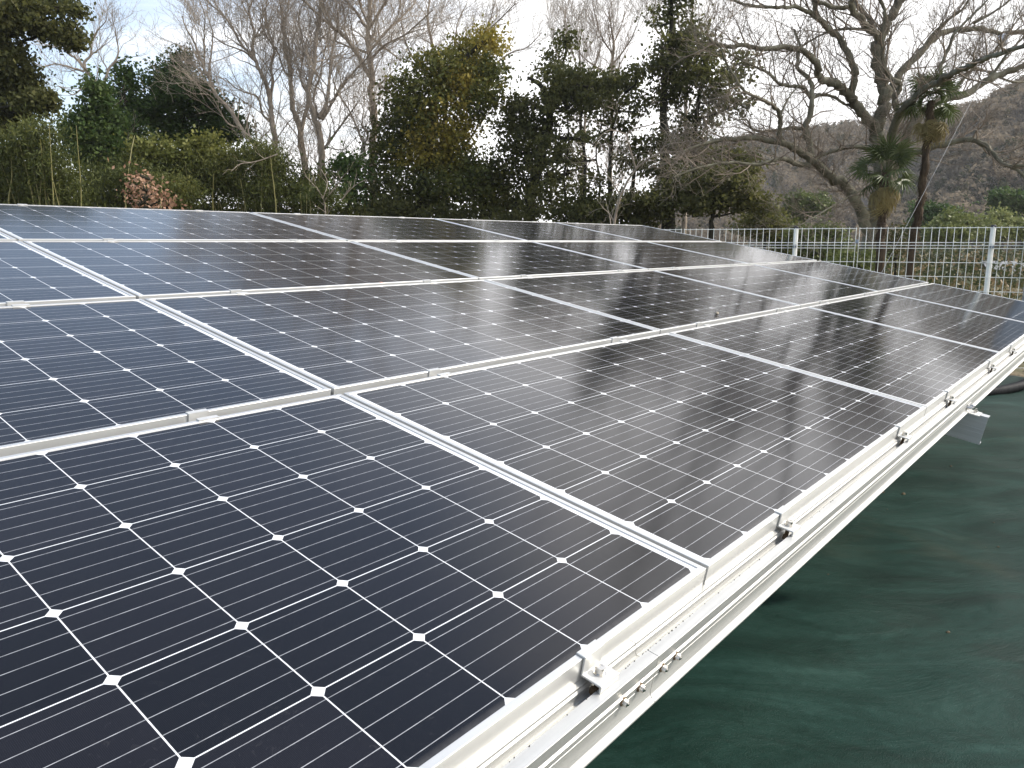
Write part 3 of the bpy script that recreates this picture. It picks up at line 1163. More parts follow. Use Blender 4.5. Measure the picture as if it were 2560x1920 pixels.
def carry_on(tr, tw, P, R, rnd, level, L, spacing, up, fine, length=3.2, depth=2):
    """a limb that leaves the top of the picture goes on rising and forking"""
    d = P[-1] - P[-4]
    d /= np.linalg.norm(d)
    for k in range(2):
        e = d + np.array([rnd.gauss(0, .28), rnd.gauss(0, .28), .35])
        e /= np.linalg.norm(e)
        pts = [P[-1]]
        for j in range(6):
            e = e + np.array([rnd.gauss(0, .12), rnd.gauss(0, .12), .05])
            e /= np.linalg.norm(e)
            pts.append(pts[-1] + e * length * rnd.uniform(.8, 1.1) / 6)
        pts = np.array(pts)
        rr = np.linspace(R[-1] * (.95 if k == 0 else .7), max(R[-1] * .35, .012), 7)
        tr.add(pts, rr, 6)
        twigs(tw, pts, rr, rnd, max(level - 1, 0), L, spacing * 2.6, up, fine)
        if depth > 1 and R[-1] > .025:
            carry_on(tr, tw, pts, rr, rnd, level, L, spacing, up, fine, length * .7, depth - 1)


def bare_tree(name, label, limbs, mats, seed, level=2, L=2.1, spacing=.21, up=.55, fine=.0075, group=None, droop=0.0, min_r=0.0):
    rnd = random.Random(seed)
    root = None
    tr, tw = Tubes(), Tubes()
    for k, lb in enumerate(limbs):
        P, R = limb(*lb)
        if k == 0:
            P, R = base_to_ground(P, R)
            root = empty(name, tuple(P[0] * np.array([1, 1, 0])), label, 'tree', group)
        tr.add(P, R, 9 if R[0] > .07 else 6)
        if lb[1][-1][1] <= 0 and lb[0](*lb[1][-1])[1] <= 0:
            carry_on(tr, tw, P, R, rnd, level, L, spacing, up, fine)
        if R[0] > min_r:
            twigs(tw, P, R, rnd, level, L, spacing, up, fine, droop, start=.28 if k == 0 else .12)
    o = np.array(root.location)
    tr.build('trunk', mats[0], root, o)
    tw.build('branches', mats[1], root, o)
    return root


GB = 'bare winter trees behind the array'
BM = (M_BARK, M_TWIG)
bare_tree('bare_tree', 'slender bare tree with grey trunk forking high, nearest the conical evergreen', [
    (Gc, [(880, 1900), (872, 1600), (870, 1330), (850, 1100), (830, 950), (800, 800), (750, 680), (690, 550), (670, 400), (680, 280), (650, 180), (640, 80), (700, -60)], 24, 24.5, .135, .03),
    (Gc, [(690, 560), (600, 480), (500, 440), (400, 400), (300, 330)], 24.2, 23, .045, .015),
    (Gc, [(830, 950), (850, 750), (840, 600), (870, 450), (820, 300), (790, 120), (800, -40)], 24.3, 25.5, .075, .02),
    (Gc, [(850, 1130), (760, 1050), (720, 900), (600, 850), (500, 800), (420, 720)], 24.2, 22.5, .055, .014),
    (Gc, [(690, 530), (560, 400), (480, 250), (380, 120), (260, 20), (200, -60)], 24.3, 24, .06, .018),
    (Gc, [(720, 600), (660, 480), (700, 330), (760, 200), (760, 60), (800, -60)], 24.3, 26, .045, .016),
], BM, 11, group=GB)
bare_tree('bare_tree', 'bare tree with tall wavy twin stems left of the forked one', [
    (Gc, [(1165, 1900), (1150, 1500), (1100, 1200), (1040, 1000), (1030, 850), (1020, 700), (980, 500), (950, 300), (940, 150), (910, -60)], 25, 25.5, .16, .03),
    (Gc, [(1025, 720), (1020, 550), (1000, 400), (960, 250), (1000, 60), (980, -60)], 25.3, 26.5, .07, .02),
    (Gc, [(1120, 1190), (1180, 950), (1190, 800), (1230, 600), (1240, 400), (1270, 200), (1290, -20)], 25.1, 26, .085, .02),
    (Gc, [(1170, 850), (1110, 730), (1130, 550), (1130, 350), (1090, 180), (1150, -20)], 25.4, 24, .055, .015),
    (Gc, [(1020, 720), (960, 650), (900, 480), (800, 330), (740, 180), (820, 20)], 25.3, 24.4, .05, .015),
], BM, 12, group=GB)
bare_tree('bare_tree', 'bare tree whose trunk splits low into a wide fork of straight stems', [
    (Gc, [(1310, 1900), (1300, 1500), (1290, 1250), (1240, 1080), (1195, 930), (1190, 780), (1240, 600), (1250, 420), (1290, 200), (1300, -40)], 23, 23.4, .15, .028),
    (Gc, [(1285, 1090), (1340, 980), (1370, 800), (1390, 550), (1430, 350), (1460, 200), (1440, 40)], 23.1, 24, .085, .02),
    (Gc, [(1310, 1100), (1400, 950), (1500, 780), (1620, 640), (1700, 560), (1800, 420)], 23.2, 22, .075, .016),
    (Gc, [(1335, 1370), (1450, 1200), (1600, 1000), (1660, 920)], 23, 22, .06, .014),
    (Gc, [(1270, 1060), (1230, 900), (1290, 700), (1330, 480), (1380, 260), (1360, 80)], 23.2, 24.4, .055, .016),
], BM, 13, group=GB)
bare_tree('bare_tree', 'tall pale bare tree beside the ivy clad evergreen, one straight thick trunk', [
    (Gc, [(1785, 1900), (1780, 1600), (1782, 1300), (1780, 900), (1760, 650), (1740, 450), (1732, 280), (1745, 100), (1760, -60)], 24, 24, .17, .07),
    (Gc, [(1750, 690), (1620, 480), (1500, 320), (1400, 240), (1280, 140), (1150, 10), (1080, -60)], 24, 23, .095, .03),
    (Gc, [(1755, 490), (1620, 450), (1480, 400), (1350, 355), (1250, 350)], 24, 25.5, .06, .02),
    (Gc, [(1775, 740), (1850, 800), (1940, 860), (2040, 1010)], 24, 23, .07, .03),
    (Gc, [(1733, 290), (1640, 130), (1560, 40), (1480, -40)], 24, 24.8, .07, .03),
    (Gc, [(1745, 330), (1900, 450), (2040, 560)], 24, 25, .06, .02),
    (Gc, [(1740, 260), (1830, 120), (1900, 0), (1960, -80)], 24, 23.4, .06, .03),
    (Gc, [(1745, 480), (1860, 330), (2000, 200), (2120, 80), (2200, -40)], 24, 25, .06, .025),
    (Gc, [(1750, 560), (1880, 420), (2060, 330), (2200, 210), (2330, 90)], 24, 22.6, .05, .02),
    (Gc, [(1735, 240), (1660, 40), (1640, -80)], 24, 23, .05, .025),
], BM, 14, level=2, L=2.2, spacing=.20, group=GB)
bare_tree('bare_tree', 'thin bare tree leaning far left over the conical evergreen', [
    (Gc, [(900, 1900), (800, 1560), (700, 1350), (560, 1180), (450, 1000), (330, 870), (260, 700), (180, 520), (130, 380), (60, 270), (20, 150)], 22, 23, .115, .02),
    (Gc, [(262, 690), (290, 480), (300, 300), (250, 120), (270, -20)], 22.7, 23.5, .04, .014),
    (Gc, [(225, 600), (220, 350), (230, 150), (180, 0)], 22.8, 21.5, .035, .012),
    (Gc, [(330, 870), (200, 800), (80, 700), (-60, 620)], 22.6, 21.6, .035, .012),
    (Gc, [(560, 1180), (430, 1130), (300, 900), (180, 860)], 22.4, 21.4, .03, .01),
], BM, 15, L=1.7, spacing=.21, group=GB)
bare_tree('bare_tree', 'small crooked bare tree close to the tall pale trunk', [
    (Gc, [(1560, 1900), (1600, 1680), (1700, 1400), (1640, 1200), (1550, 1000), (1450, 850), (1400, 650), (1430, 480)], 22.5, 23, .065, .014),
    (Gc, [(1690, 1360), (1730, 1250), (1680, 1150), (1700, 950), (1690, 700), (1720, 560)], 22.6, 23.4, .04, .01),
    (Gc, [(1340, 1350), (1500, 1380), (1600, 1290)], 22.6, 22, .03, .01),
], BM, 16, L=1.4, spacing=.21, group=GB)
bare_tree('bare_tree', 'bare crooked tree against blue sky at the left, rising out of a green crown', [
    (F, [(1160, 1900), (1120, 1450), (1040, 1100), (960, 880), (870, 740), (780, 620), (700, 540), (620, 490)], 23, 23, .12, .03),
    (F, [(775, 660), (650, 620), (520, 590), (400, 610), (330, 590)], 23, 22, .045, .012),
    (F, [(775, 630), (790, 560), (840, 500), (830, 400), (780, 330), (700, 240)], 23, 23.6, .06, .014),
    (F, [(835, 510), (920, 450), (970, 400), (1000, 350)], 23.2, 24, .035, .01),
    (F, [(830, 400), (900, 280), (970, 200), (985, 130)], 23.3, 23, .035, .01),
    (F, [(830, 795), (740, 830), (670, 875), (600, 830), (520, 780)], 23, 22.2, .04, .01),
    (F, [(940, 860), (1000, 640), (1070, 550), (1090, 450), (1070, 350), (1060, 250)], 23, 23.8, .055, .012),
    (F, [(700, 540), (560, 440), (420, 410), (300, 350)], 23, 22, .03, .01),
], BM, 17, L=1.4, spacing=.21, group=GB)
# thin bare trees whose twigs stand above the dark evergreens
bare_tree('bare_tree', 'thin bare tree with upright twigs behind the dark ivy trunk', [
    (H, [(1480, 1376), (1490, 1100), (1500, 800), (1510, 600), (1480, 430), (1470, 300), (1490, 160)], 26, 26, .08, .02),
    (H, [(1500, 620), (1400, 450), (1330, 330), (1300, 200)], 26, 25, .04, .012),
    (H, [(1500, 560), (1570, 400), (1600, 250), (1580, 120)], 26, 27, .04, .012),
    (H, [(1490, 520), (1430, 330), (1380, 160), (1390, 60)], 26, 26.5, .035, .012),
], BM, 18, L=1.8, spacing=.19, up=1.0, group=GB)
bare_tree('bare_tree', 'thin bare tree with upright twigs over the broad ivy clad tree', [
    (J, [(460, 1900), (470, 1400), (475, 900), (480, 600), (490, 400), (470, 250), (450, 100)], 27, 27, .09, .02),
    (J, [(480, 600), (620, 420), (700, 260), (760, 80)], 27, 26, .04, .012),
    (J, [(480, 500), (380, 330), (330, 160), (300, 20)], 27, 28, .04, .012),
    (J, [(475, 700), (250, 560), (120, 400), (60, 240)], 27, 27.5, .04, .012),
    (J, [(485, 420), (560, 250), (600, 90)], 27, 27.4, .03, .012),
], BM, 19, L=1.9, spacing=.18, up=1.0, group=GB)
bare_tree('bare_tree', 'slim bare tree with upright twigs at the right shoulder of the ivy clad tree', [
    (J, [(1150, 1900), (1160, 1300), (1170, 700), (1190, 400), (1220, 200), (1215, 0), (1230, -80)], 25, 25, .09, .02),
    (J, [(1185, 480), (1330, 280), (1400, 150), (1440, 20)], 25, 26, .04, .012),
    (J, [(1180, 400), (1090, 200), (1080, 0), (1110, -80)], 25, 24.5, .04, .012),
    (J, [(1180, 560), (1400, 400), (1520, 260), (1600, 100)], 25, 25.4, .04, .012),
    (J, [(1170, 500), (900, 300), (860, 120), (900, -40)], 25, 24, .04, .012),
], BM, 20, L=1.8, spacing=.19, up=1.0, group=GB)

bare_tree('bare_tree', 'bare tree spreading twigs above the golden tinged evergreen', [
    (H, [(640, 1420), (650, 1000), (640, 700), (620, 460), (560, 260), (540, 100), (560, -40)], 27, 27, .15, .03),
    (H, [(640, 620), (760, 400), (860, 240), (980, 120), (1080, 20)], 27, 26, .07, .02),
    (H, [(620, 480), (700, 300), (720, 150), (780, 20)], 27, 28, .06, .02),
    (H, [(640, 560), (480, 400), (400, 250), (380, 80), (420, -30)], 27, 27.6, .06, .02),
    (H, [(700, 520), (900, 430), (1040, 330), (1150, 290), (1240, 200)], 27, 26.4, .05, .015),
    (H, [(860, 250), (930, 100), (960, -30)], 26.5, 26.5, .04, .015),
], BM, 22, L=2.0, spacing=.2, group=GB)

# the big mossy bare tree on the right
Y = 17.0
bare_tree('mossy_bare_tree', 'big spreading bare tree with mossy twisting limbs by the two palms', [
    (K, [(1250, 1560), (1300, 1376), (1330, 1150), (1335, 1000), (1330, 900), (1310, 790), (1330, 700), (1350, 600), (1335, 500), (1320, 400), (1310, 300), (1335, 230), (1360, 150), (1420, 60), (1475, -40)], Y, Y, .235, .115),
    (K, [(1250, 1420), (1180, 1230), (1100, 1130), (1000, 1060), (900, 980), (800, 910), (700, 870), (560, 850), (400, 855), (250, 880), (120, 930)], Y, 14.5, .165, .03),
    (K, [(905, 970), (890, 860), (870, 780), (900, 700), (910, 600), (905, 520), (870, 460), (820, 420), (830, 330), (840, 290), (800, 180)], 16, 16.5, .095, .03),
    (K, [(905, 600), (860, 540), (800, 530), (720, 520), (640, 450), (560, 410), (500, 380), (400, 330)], 16.3, 15, .06, .02),
    (K, [(910, 610), (940, 585), (980, 582), (1050, 600), (1100, 635), (1145, 650)], 16.3, 16.8, .055, .03),
    (K, [(860, 792), (785, 785), (700, 800), (620, 805), (550, 800), (525, 770), (510, 738), (460, 735)], 16.2, 15.2, .055, .018),
    (K, [(712, 865), (710, 800), (715, 720), (680, 660), (600, 610), (530, 580), (480, 540), (390, 400), (350, 300)], 15.5, 14.5, .07, .018),
    (K, [(712, 720), (740, 650), (780, 580), (850, 500)], 15.3, 15.8, .035, .012),
    (K, [(890, 1020), (800, 1000), (730, 975), (650, 990), (560, 1010), (450, 1000), (300, 1010), (150, 1050), (60, 1090)], 16, 14, .075, .02),
    (K, [(1305, 800), (1250, 720), (1180, 650), (1140, 580), (1080, 530), (1000, 500), (950, 460), (940, 400), (900, 350), (840, 310), (740, 290), (600, 300), (500, 280), (390, 285), (280, 250)], Y, 15, .145, .04),
    (K, [(1150, 590), (1170, 500), (1160, 400), (1110, 300), (1080, 240), (1000, 170), (960, 120), (930, 50), (920, -40)], 16.8, 16.5, .10, .06),
    (K, [(1010, 180), (950, 115), (880, 70), (800, 45), (700, 45), (540, 35), (450, 10), (300, -30)], 16.5, 15, .07, .025),
    (K, [(1330, 240), (1280, 200), (1200, 110), (1150, 50), (1160, -40)], 16.9, 16, .09, .07),
    (K, [(1315, 250), (1270, 130), (1220, 70), (1165, 10), (1120, -40)], 17.1, 18, .075, .05),
    (K, [(1315, 205), (1220, 180), (1100, 180), (1000, 200), (900, 250), (830, 290), (760, 300)], 17, 18, .05, .018),
    (K, [(1150, 40), (1060, 45), (960, 20), (880, -30)], 16.4, 16, .06, .04),
    (K, [(1365, 1180), (1385, 960), (1405, 820), (1440, 700), (1500, 640), (1600, 550), (1700, 490), (1800, 440), (1900, 395), (2000, 350), (2110, 310), (2230, 285)], Y, 11.6, .125, .036),
    (K, [(1440, 680), (1412, 620), (1440, 560), (1450, 520), (1390, 470), (1350, 380), (1338, 250), (1360, 110), (1335, 20), (1300, -40)], 16.6, 16, .085, .04),
    (K, [(1690, 490), (1700, 400), (1750, 300), (1790, 200), (1870, 120), (1960, 30), (2020, -40)], 16.2, 16, .055, .02),
    (K, [(1340, 1250), (1430, 1010), (1520, 790), (1600, 680), (1700, 620), (1850, 580), (1950, 520), (2080, 450), (2230, 405), (2400, 370)], Y, 18, .15, .07),
    (K, [(1390, 590), (1440, 460), (1530, 370), (1620, 270), (1700, 210), (1800, 180), (1950, 185), (2080, 200), (2230, 192), (2400, 200)], 17, 18.5, .12, .05),
    (K, [(1340, 1060), (1500, 960), (1620, 915), (1820, 865), (1930, 870), (2000, 920), (2060, 985), (2120, 1020), (2230, 1018)], Y, 15, .10, .04),
    (K, [(2120, 1020), (2170, 1045), (2230, 1110)], 15.3, 15, .05, .03),
    (K, [(1325, 930), (1200, 905), (1080, 915), (980, 950), (910, 1000)], Y, 16, .07, .045),
    (K, [(1210, 1170), (1080, 1240), (980, 1300), (850, 1376), (700, 1410)], 16.6, 14.5, .035, .012),
    (K, [(1900, 140), (2000, 90), (2100, 20), (2180, -40)], 18, 18, .05, .02),
    (K, [(1960, 520), (2060, 400), (2120, 320), (2200, 240), (2280, 160)], 17.5, 17, .05, .02),
    (K, [(1750, 600), (1890, 430), (2000, 450), (2130, 500), (2230, 505)], 17.5, 18.6, .05, .025),
    (K, [(1570, 320), (1700, 160), (1830, 60), (1900, -40)], 17.5, 17, .05, .02),
], (M_BARK_MOSS, M_TWIG_R), 21, level=2, L=1.3, spacing=.155, up=.45, fine=.0055)


def leaves(blobs, n_per, size, seed, elong=1.5, clump=(22, .20), shell=.55, droop=0.0, density=1.0, mode=None):
    """blobs: (x, y, z, rx, ry, rz, tint, weight) ellipsoids; leaf clumps spread through each, thicker towards its outside"""
    r = np.random.default_rng(seed)
    C, Tn = [], []
    for bx, by, bz, rx, ry, rz, tn, wt in blobs:
        k = max(4, int(n_per * wt * (rx * rz) ** 0.9 * density * 2.7))
        d = r.normal(size=(k, 3))
        d /= np.linalg.norm(d, axis=1, keepdims=True)
        q = (shell + (1 - shell) * r.random(k)) ** 1.0
        q = np.where(r.random(k) < .3, r.random(k) ** .5, q)
        q = np.where(r.random(k) < .16, 1.0 + r.exponential(.16, k), q)
        c = d * q[:, None] * np.array([rx, ry, rz]) + np.array([bx, by, bz])
        m, rad_ = clump
        cr = rad_ * r.uniform(.5, 1.3, k)
        off = r.normal(size=(k, m, 3)) * cr[:, None, None] * np.array([1.15, 1.15, .75])
        C.append((c[:, None, :] + off).reshape(-1, 3))
        Tn.append(np.repeat(tn + r.normal(0, .10, k), m))
    C = np.concatenate(C)
    Tn = np.concatenate(Tn) + r.normal(0, .10, len(C))
    keep = C[:, 2] > 0.02
    C, Tn = C[keep], Tn[keep]
    n = len(C)
    a = r.normal(size=(n, 3))
    a[:, 2] -= droop
    a /= np.linalg.norm(a, axis=1, keepdims=True)
    b = np.cross(a, r.normal(size=(n, 3)))
    b /= np.linalg.norm(b, axis=1, keepdims=True) + 1e-9
    s = size * 1.05 * r.uniform(.6, 1.35, n)
    a *= (s * elong)[:, None]
    b *= s[:, None] * .5
    V = np.stack([C - a * .5, C + b, C + a * .5, C - b], 1).reshape(-1, 3)
    Q = np.arange(n * 4).reshape(-1, 4)
    return V, Q, Tn


def blobs_px(crop, lst, Y, depth=.9, tint=.5, jit=.5, seed=1):
    rr = random.Random(seed)
    out = []
    for b in lst:
        x, y, rx, ry = b[:4]
        tn = b[4] if len(b) > 4 else tint
        wt = b[5] if len(b) > 5 else 1.0
        yy = Y + rr.uniform(-jit, jit)
        p = at(*crop(x, y), yy)
        ex = at(*crop(x + rx, y), yy)[0] - p[0]
        ez = p[2] - at(*crop(x, y + ry), yy)[2]
        out.append((p[0], p[1], p[2], ex, max(.5 * (ex + ez) * depth, .2), ez, tn, wt))
    return out


def leafy_tree(name, label, blobs, trunk, mat, seed, n_per=60, size=.085, clump=(22, .2), group=None, cat='tree', bark_m=None, trunk_r=(.16, .05), crown='crown', elong=1.5, droop=.3, shell=.5, twig=True, crown_stuff=False):
    """trunk: list of limb tuples; the crown's own boughs are added towards each blob"""
    rnd = random.Random(seed)
    tr = Tubes()
    root = None
    tips = []
    for k, lb in enumerate(trunk):
        P, R = limb(*lb)
        if k == 0:
            P, R = base_to_ground(P, R)
            root = empty(name, (P[0][0], P[0][1], 0), label, cat, group)
        tr.add(P, R, 8)
        tips.append(P)
    allp = np.concatenate(tips)
    o = np.array(root.location)
    for b in blobs:
        c = np.array(b[:3])
        d = np.linalg.norm(allp - c, axis=1) + np.maximum(0, allp[:, 2] - c[2]) * 2
        p = allp[int(np.argmin(d))]
        mid = (p + c) / 2 + np.array([rnd.gauss(0, .12), rnd.gauss(0, .12), -.08])
        P = smooth_path([p, mid, c])
        tr.add(P, np.linspace(.035, .012, len(P)), 5)
        if twig:
            twigs(tr, P, np.linspace(.03, .012, len(P)), rnd, 0, max(b[3], b[5]) * .9, .12, .5, .006, start=.3)
    tr.build('trunk', bark_m or M_BARK_DARK, root, o)
    V, Q, T = leaves(blobs, n_per, size, seed, elong, clump, shell, droop)
    link(crown, quad_mesh(crown, V - o, Q, mat, T), root)
    return root


# far left evergreen, close to the picture edge
E1 = [(60, 150, 120, 180), (-60, 350, 240, 170), (90, 600, 200, 200), (190, 760, 180, 150), (100, 900, 250, 150), (330, 950, 170, 90), (450, 930, 70, 100), (80, 1080, 250, 90), (40, 1190, 150, 70),
      (300, 60, 150, 60), (550, 50, 190, 70), (690, 110, 80, 70), (430, 270, 150, 80), (600, 330, 150, 100), (690, 400, 100, 60), (250, 200, 110, 70), (-200, 0, 250, 300), (-250, 800, 250, 350), (200, -40, 200, 80)]
leafy_tree('evergreen_tree', 'tall dark evergreen at the left picture edge with a bough over the sky', blobs_px(F, E1, 18, tint=.38, seed=3),
           [(F, [(-160, 1900), (-150, 1300), (-140, 900), (-100, 500), (-60, 100), (-20, -100)], 18, 18, .24, .12),
            (F, [(-60, 560), (120, 480), (200, 390), (300, 350), (450, 300), (620, 290), (690, 250)], 18, 18.3, .06, .03),
            (F, [(-60, 260), (150, 150), (350, 80), (600, 60)], 18, 18, .06, .02)], M_LEAF, 31, n_per=150, size=.062, clump=(22, .13))
E3 = [(880, 780, 60, 70), (900, 900, 120, 120), (850, 1050, 150, 120), (820, 1200, 210, 150), (900, 1330, 220, 140), (1000, 1120, 130, 110), (780, 1400, 150, 140), (950, 1480, 180, 110), (700, 1250, 90, 120)]
leafy_tree('evergreen_tree', 'mid green evergreen with a narrow leaning top below the crooked bare tree', blobs_px(F, E3, 21.5, tint=.62, seed=4),
           [(F, [(900, 1900), (890, 1600), (880, 1300), (880, 1000), (880, 800)], 21.5, 21.5, .12, .04)], M_LEAF_MID, 32, n_per=130, size=.07, clump=(20, .16))
E3b = [(1130, 690, 110, 80), (1200, 760, 70, 90), (1130, 840, 90, 70, .4, .7), (1080, 930, 110, 80, .4, .8), (1200, 900, 60, 60, .4, .6), (1250, 1020, 140, 80), (1130, 1140, 120, 90), (1230, 1230, 120, 120), (1100, 1280, 110, 120), (1180, 1400, 130, 120)]
leafy_tree('evergreen_tree', 'thin open evergreen with small round top beside the conical evergreen', blobs_px(F, E3b, 23.5, tint=.42, seed=5),
           [(F, [(1170, 1900), (1180, 1600), (1200, 1300), (1160, 1050), (1140, 800)], 23.5, 23.5, .10, .03)], M_LEAF_MID, 33, n_per=95, size=.07, clump=(18, .17))
E4 = [(1680, 530, 80, 60), (1620, 640, 170, 90), (1500, 760, 130, 100), (1700, 780, 210, 110), (1600, 900, 240, 110), (1850, 850, 140, 90, .4, .8), (1950, 950, 150, 90), (1800, 1050, 240, 110, .4, .75), (1500, 1080, 170, 120, .4, .8), (2050, 1090, 140, 100), (2150, 1180, 140, 100), (1650, 1220, 280, 110), (1350, 960, 110, 80, .6), (1320, 1060, 120, 100, .6), (2000, 1260, 180, 90)]
leafy_tree('evergreen_tree', 'conical dark evergreen with pointed top between bare trees on the left', blobs_px(F, E4, 25, tint=.30, seed=6),
           [(F, [(1700, 1900), (1690, 1500), (1680, 1100), (1670, 700), (1680, 540)], 25, 25, .16, .03)], M_LEAF_MID, 34, n_per=115, size=.072, clump=(20, .18))
E5 = [(1900, 1370, 150, 110, .75), (1680, 1430, 170, 110, .55), (1460, 1400, 140, 110, .5), (1300, 1390, 120, 100, .5), (1900, 1520, 200, 100, .6), (1500, 1560, 220, 90), (1280, 1560, 130, 90), (1750, 1650, 260, 90)]
leafy_tree('olive_green_tree', 'low rounded olive green tree below the conical evergreen', blobs_px(F, E5, 20.5, tint=.55, seed=7),
           [(F, [(1700, 1950), (1690, 1750), (1700, 1500)], 20.5, 20.5, .10, .04)], M_LEAF_OLIVE, 35, n_per=125, size=.065, clump=(20, .15))

# centre evergreens, much of it ivy on old trunks
E10 = [(930, 240, 80, 80, .9), (800, 330, 160, 110, .62), (620, 420, 140, 140, .35), (850, 470, 130, 100, .5), (470, 590, 180, 170, .30), (740, 540, 150, 130, .95), (400, 790, 190, 150, .22), (650, 780, 190, 150, .85), (300, 960, 120, 120, .18), (540, 960, 210, 120, .7), (720, 1000, 160, 120, .3), (500, 1230, 260, 90, .15), (850, 1120, 120, 160, .2), (960, 1230, 130, 140, .2), (650, 1150, 180, 90, .15), (940, 440, 70, 90, .2), (880, 620, 90, 120, .3), (360, 1120, 160, 90, .12, .6)]
leafy_tree('ivy_clad_tree', 'large evergreen with golden yellow leaf patches in the middle of the tree line', blobs_px(H, E10, 22, tint=.4, seed=8, jit=.8),
           [(H, [(510, 1450), (510, 1200), (530, 1000), (560, 750), (640, 500), (800, 330), (900, 240)], 22, 22, .30, .05),
            (H, [(880, 1450), (870, 1190), (820, 1060), (760, 900)], 22.4, 22, .10, .05), (H, [(960, 1400), (900, 1250), (830, 1120)], 22, 22.5, .08, .04), (H, [(620, 1450), (600, 1230), (590, 1000)], 22.8, 22.6, .12, .06)],
           M_LEAF_GOLD, 36, n_per=95, size=.066, clump=(20, .17))
E11 = [(1080, 640, 110, 60), (1120, 710, 130, 80), (1180, 800, 100, 100), (1270, 620, 50, 90), (1390, 240, 80, 40), (1300, 400, 80, 110, .3, .55), (1390, 480, 90, 60), (1440, 560, 110, 60), (1560, 520, 160, 60), (1500, 640, 150, 70, .3, .8), (1350, 590, 90, 70), (1080, 900, 120, 90, .3, .8), (1000, 1060, 130, 100), (1200, 1130, 90, 120), (1150, 1290, 130, 90, .3, .7), (1300, 1230, 100, 60, .35, .4), (1350, 920, 90, 40), (1400, 990, 100, 25), (1340, 1090, 100, 28), (1230, 960, 55, 120), (1280, 800, 40, 90), (1420, 840, 110, 18), (1130, 1000, 110, 90, .3, .5), (1060, 1230, 120, 100, .3, .6), (1180, 900, 80, 90, .3, .5), (1000, 800, 90, 80, .35, .5)]
leafy_tree('ivy_clad_tree', 'crooked dark trunk wrapped in ivy, side limbs against white sky', blobs_px(H, E11, 21.5, tint=.28, seed=9),
           [(H, [(1160, 1450), (1172, 1300), (1185, 1150), (1220, 1000), (1250, 880), (1290, 760), (1280, 620), (1230, 520), (1150, 480)], 21.5, 21.5, .26, .06),
            (H, [(1275, 820), (1330, 848), (1400, 850), (1530, 850), (1650, 800), (1760, 760)], 21.5, 21, .09, .03),
            (H, [(1240, 995), (1330, 985), (1400, 990), (1480, 1010), (1560, 1080)], 21.5, 21.8, .10, .04),
            (H, [(1210, 1130), (1330, 1090), (1430, 1050), (1480, 1030)], 21.5, 21.2, .09, .04),
            (H, [(1285, 640), (1330, 480), (1390, 330), (1400, 230)], 21.5, 22, .06, .03)],
           M_LEAF, 37, n_per=90, size=.064, clump=(18, .15))
E12 = [(1030, 130, 60, 130, .35, .6), (1150, 370, 220, 110), (1000, 500, 140, 140), (1250, 560, 190, 140), (1450, 480, 110, 70), (1690, 570, 90, 80), (1600, 720, 170, 80, .35, .75), (1350, 750, 240, 110), (1050, 720, 140, 140), (900, 610, 90, 90), (700, 650, 90, 70, .6), (600, 780, 140, 80), (300, 770, 260, 80), (1660, 950, 80, 100), (1450, 930, 180, 100, .3, .8), (1000, 900, 190, 110, .3, .8), (700, 960, 140, 110, .35, .7), (380, 930, 180, 80), (1300, 1100, 230, 80, .3, .7), (800, 1360, 230, 110, .25, .85), (1100, 1300, 280, 110, .3), (1450, 1470, 320, 120), (900, 1560, 270, 90, .25, .7), (1690, 1630, 160, 130, .55), (1650, 1480, 140, 80),
       (80, 860, 170, 90, .3, .7), (90, 1060, 150, 70, .35, .35), (220, 1240, 130, 70, .35, .35), (60, 1440, 150, 70, .35, .35), (330, 1640, 150, 90, .4, .45), (60, 1700, 200, 90, .45, .5), (-140, 1760, 150, 90, .45, .5), (300, 1880, 260, 90), (-60, 700, 150, 90, .3, .8), (120, 700, 150, 70, .35, .8), (-120, 950, 130, 90, .35, .4), (430, 1100, 130, 90, .35, .45), (-100, 1300, 140, 90, .35, .4), (420, 1300, 130, 80, .35, .45), (-150, 1560, 150, 90, .4, .45), (200, 1900, 320, 70, .35, .6), (-150, 1930, 220, 70, .35, .6), (1030, -120, 130, 160, .35, .8), (1000, -380, 110, 160, .35, .7), (1180, -60, 110, 110, .35, .6), (900, 180, 80, 110, .35, .6), (1250, 260, 110, 90, .35, .6), (560, 1150, 110, 80, .3, .6), (600, 1480, 130, 100, .3, .6)]
leafy_tree('ivy_clad_tree', 'broad ivy smothered tree right of the middle, twiggy spire on top', blobs_px(J, E12, 20, tint=.34, seed=10, jit=.8),
           [(J, [(1000, 2000), (980, 1600), (960, 1200), (950, 900), (1000, 500), (1030, 100), (1010, -400)], 20, 20, .20, .04),
            (J, [(1250, 2000), (1240, 1600), (1250, 1100), (1320, 700)], 20.3, 20, .13, .05), (J, [(220, 2000), (230, 1500), (190, 1100), (300, 800)], 20.6, 20.3, .07, .03), (J, [(450, 2000), (460, 1500), (480, 1200), (600, 850)], 20.2, 20, .08, .03), (J, [(640, 2000), (700, 1500), (780, 1400)], 20.4, 20.2, .08, .03), (J, [(60, 2000), (40, 1650), (80, 1300), (60, 1000)], 20.8, 20.6, .05, .02), (J, [(340, 2000), (370, 1700), (330, 1400), (380, 1150)], 20.3, 20.1, .045, .02), (J, [(-60, 2000), (-90, 1700), (-40, 1400)], 20.6, 20.9, .04, .015)],
           M_LEAF, 38, n_per=105, size=.062, clump=(18, .15))
E13 = [(1500, 1650, 260, 110), (1650, 1800, 230, 120, .5), (1150, 1750, 320, 110), (1250, 1880, 350, 90), (1800, 1900, 200, 80), (700, 1850, 260, 90)]
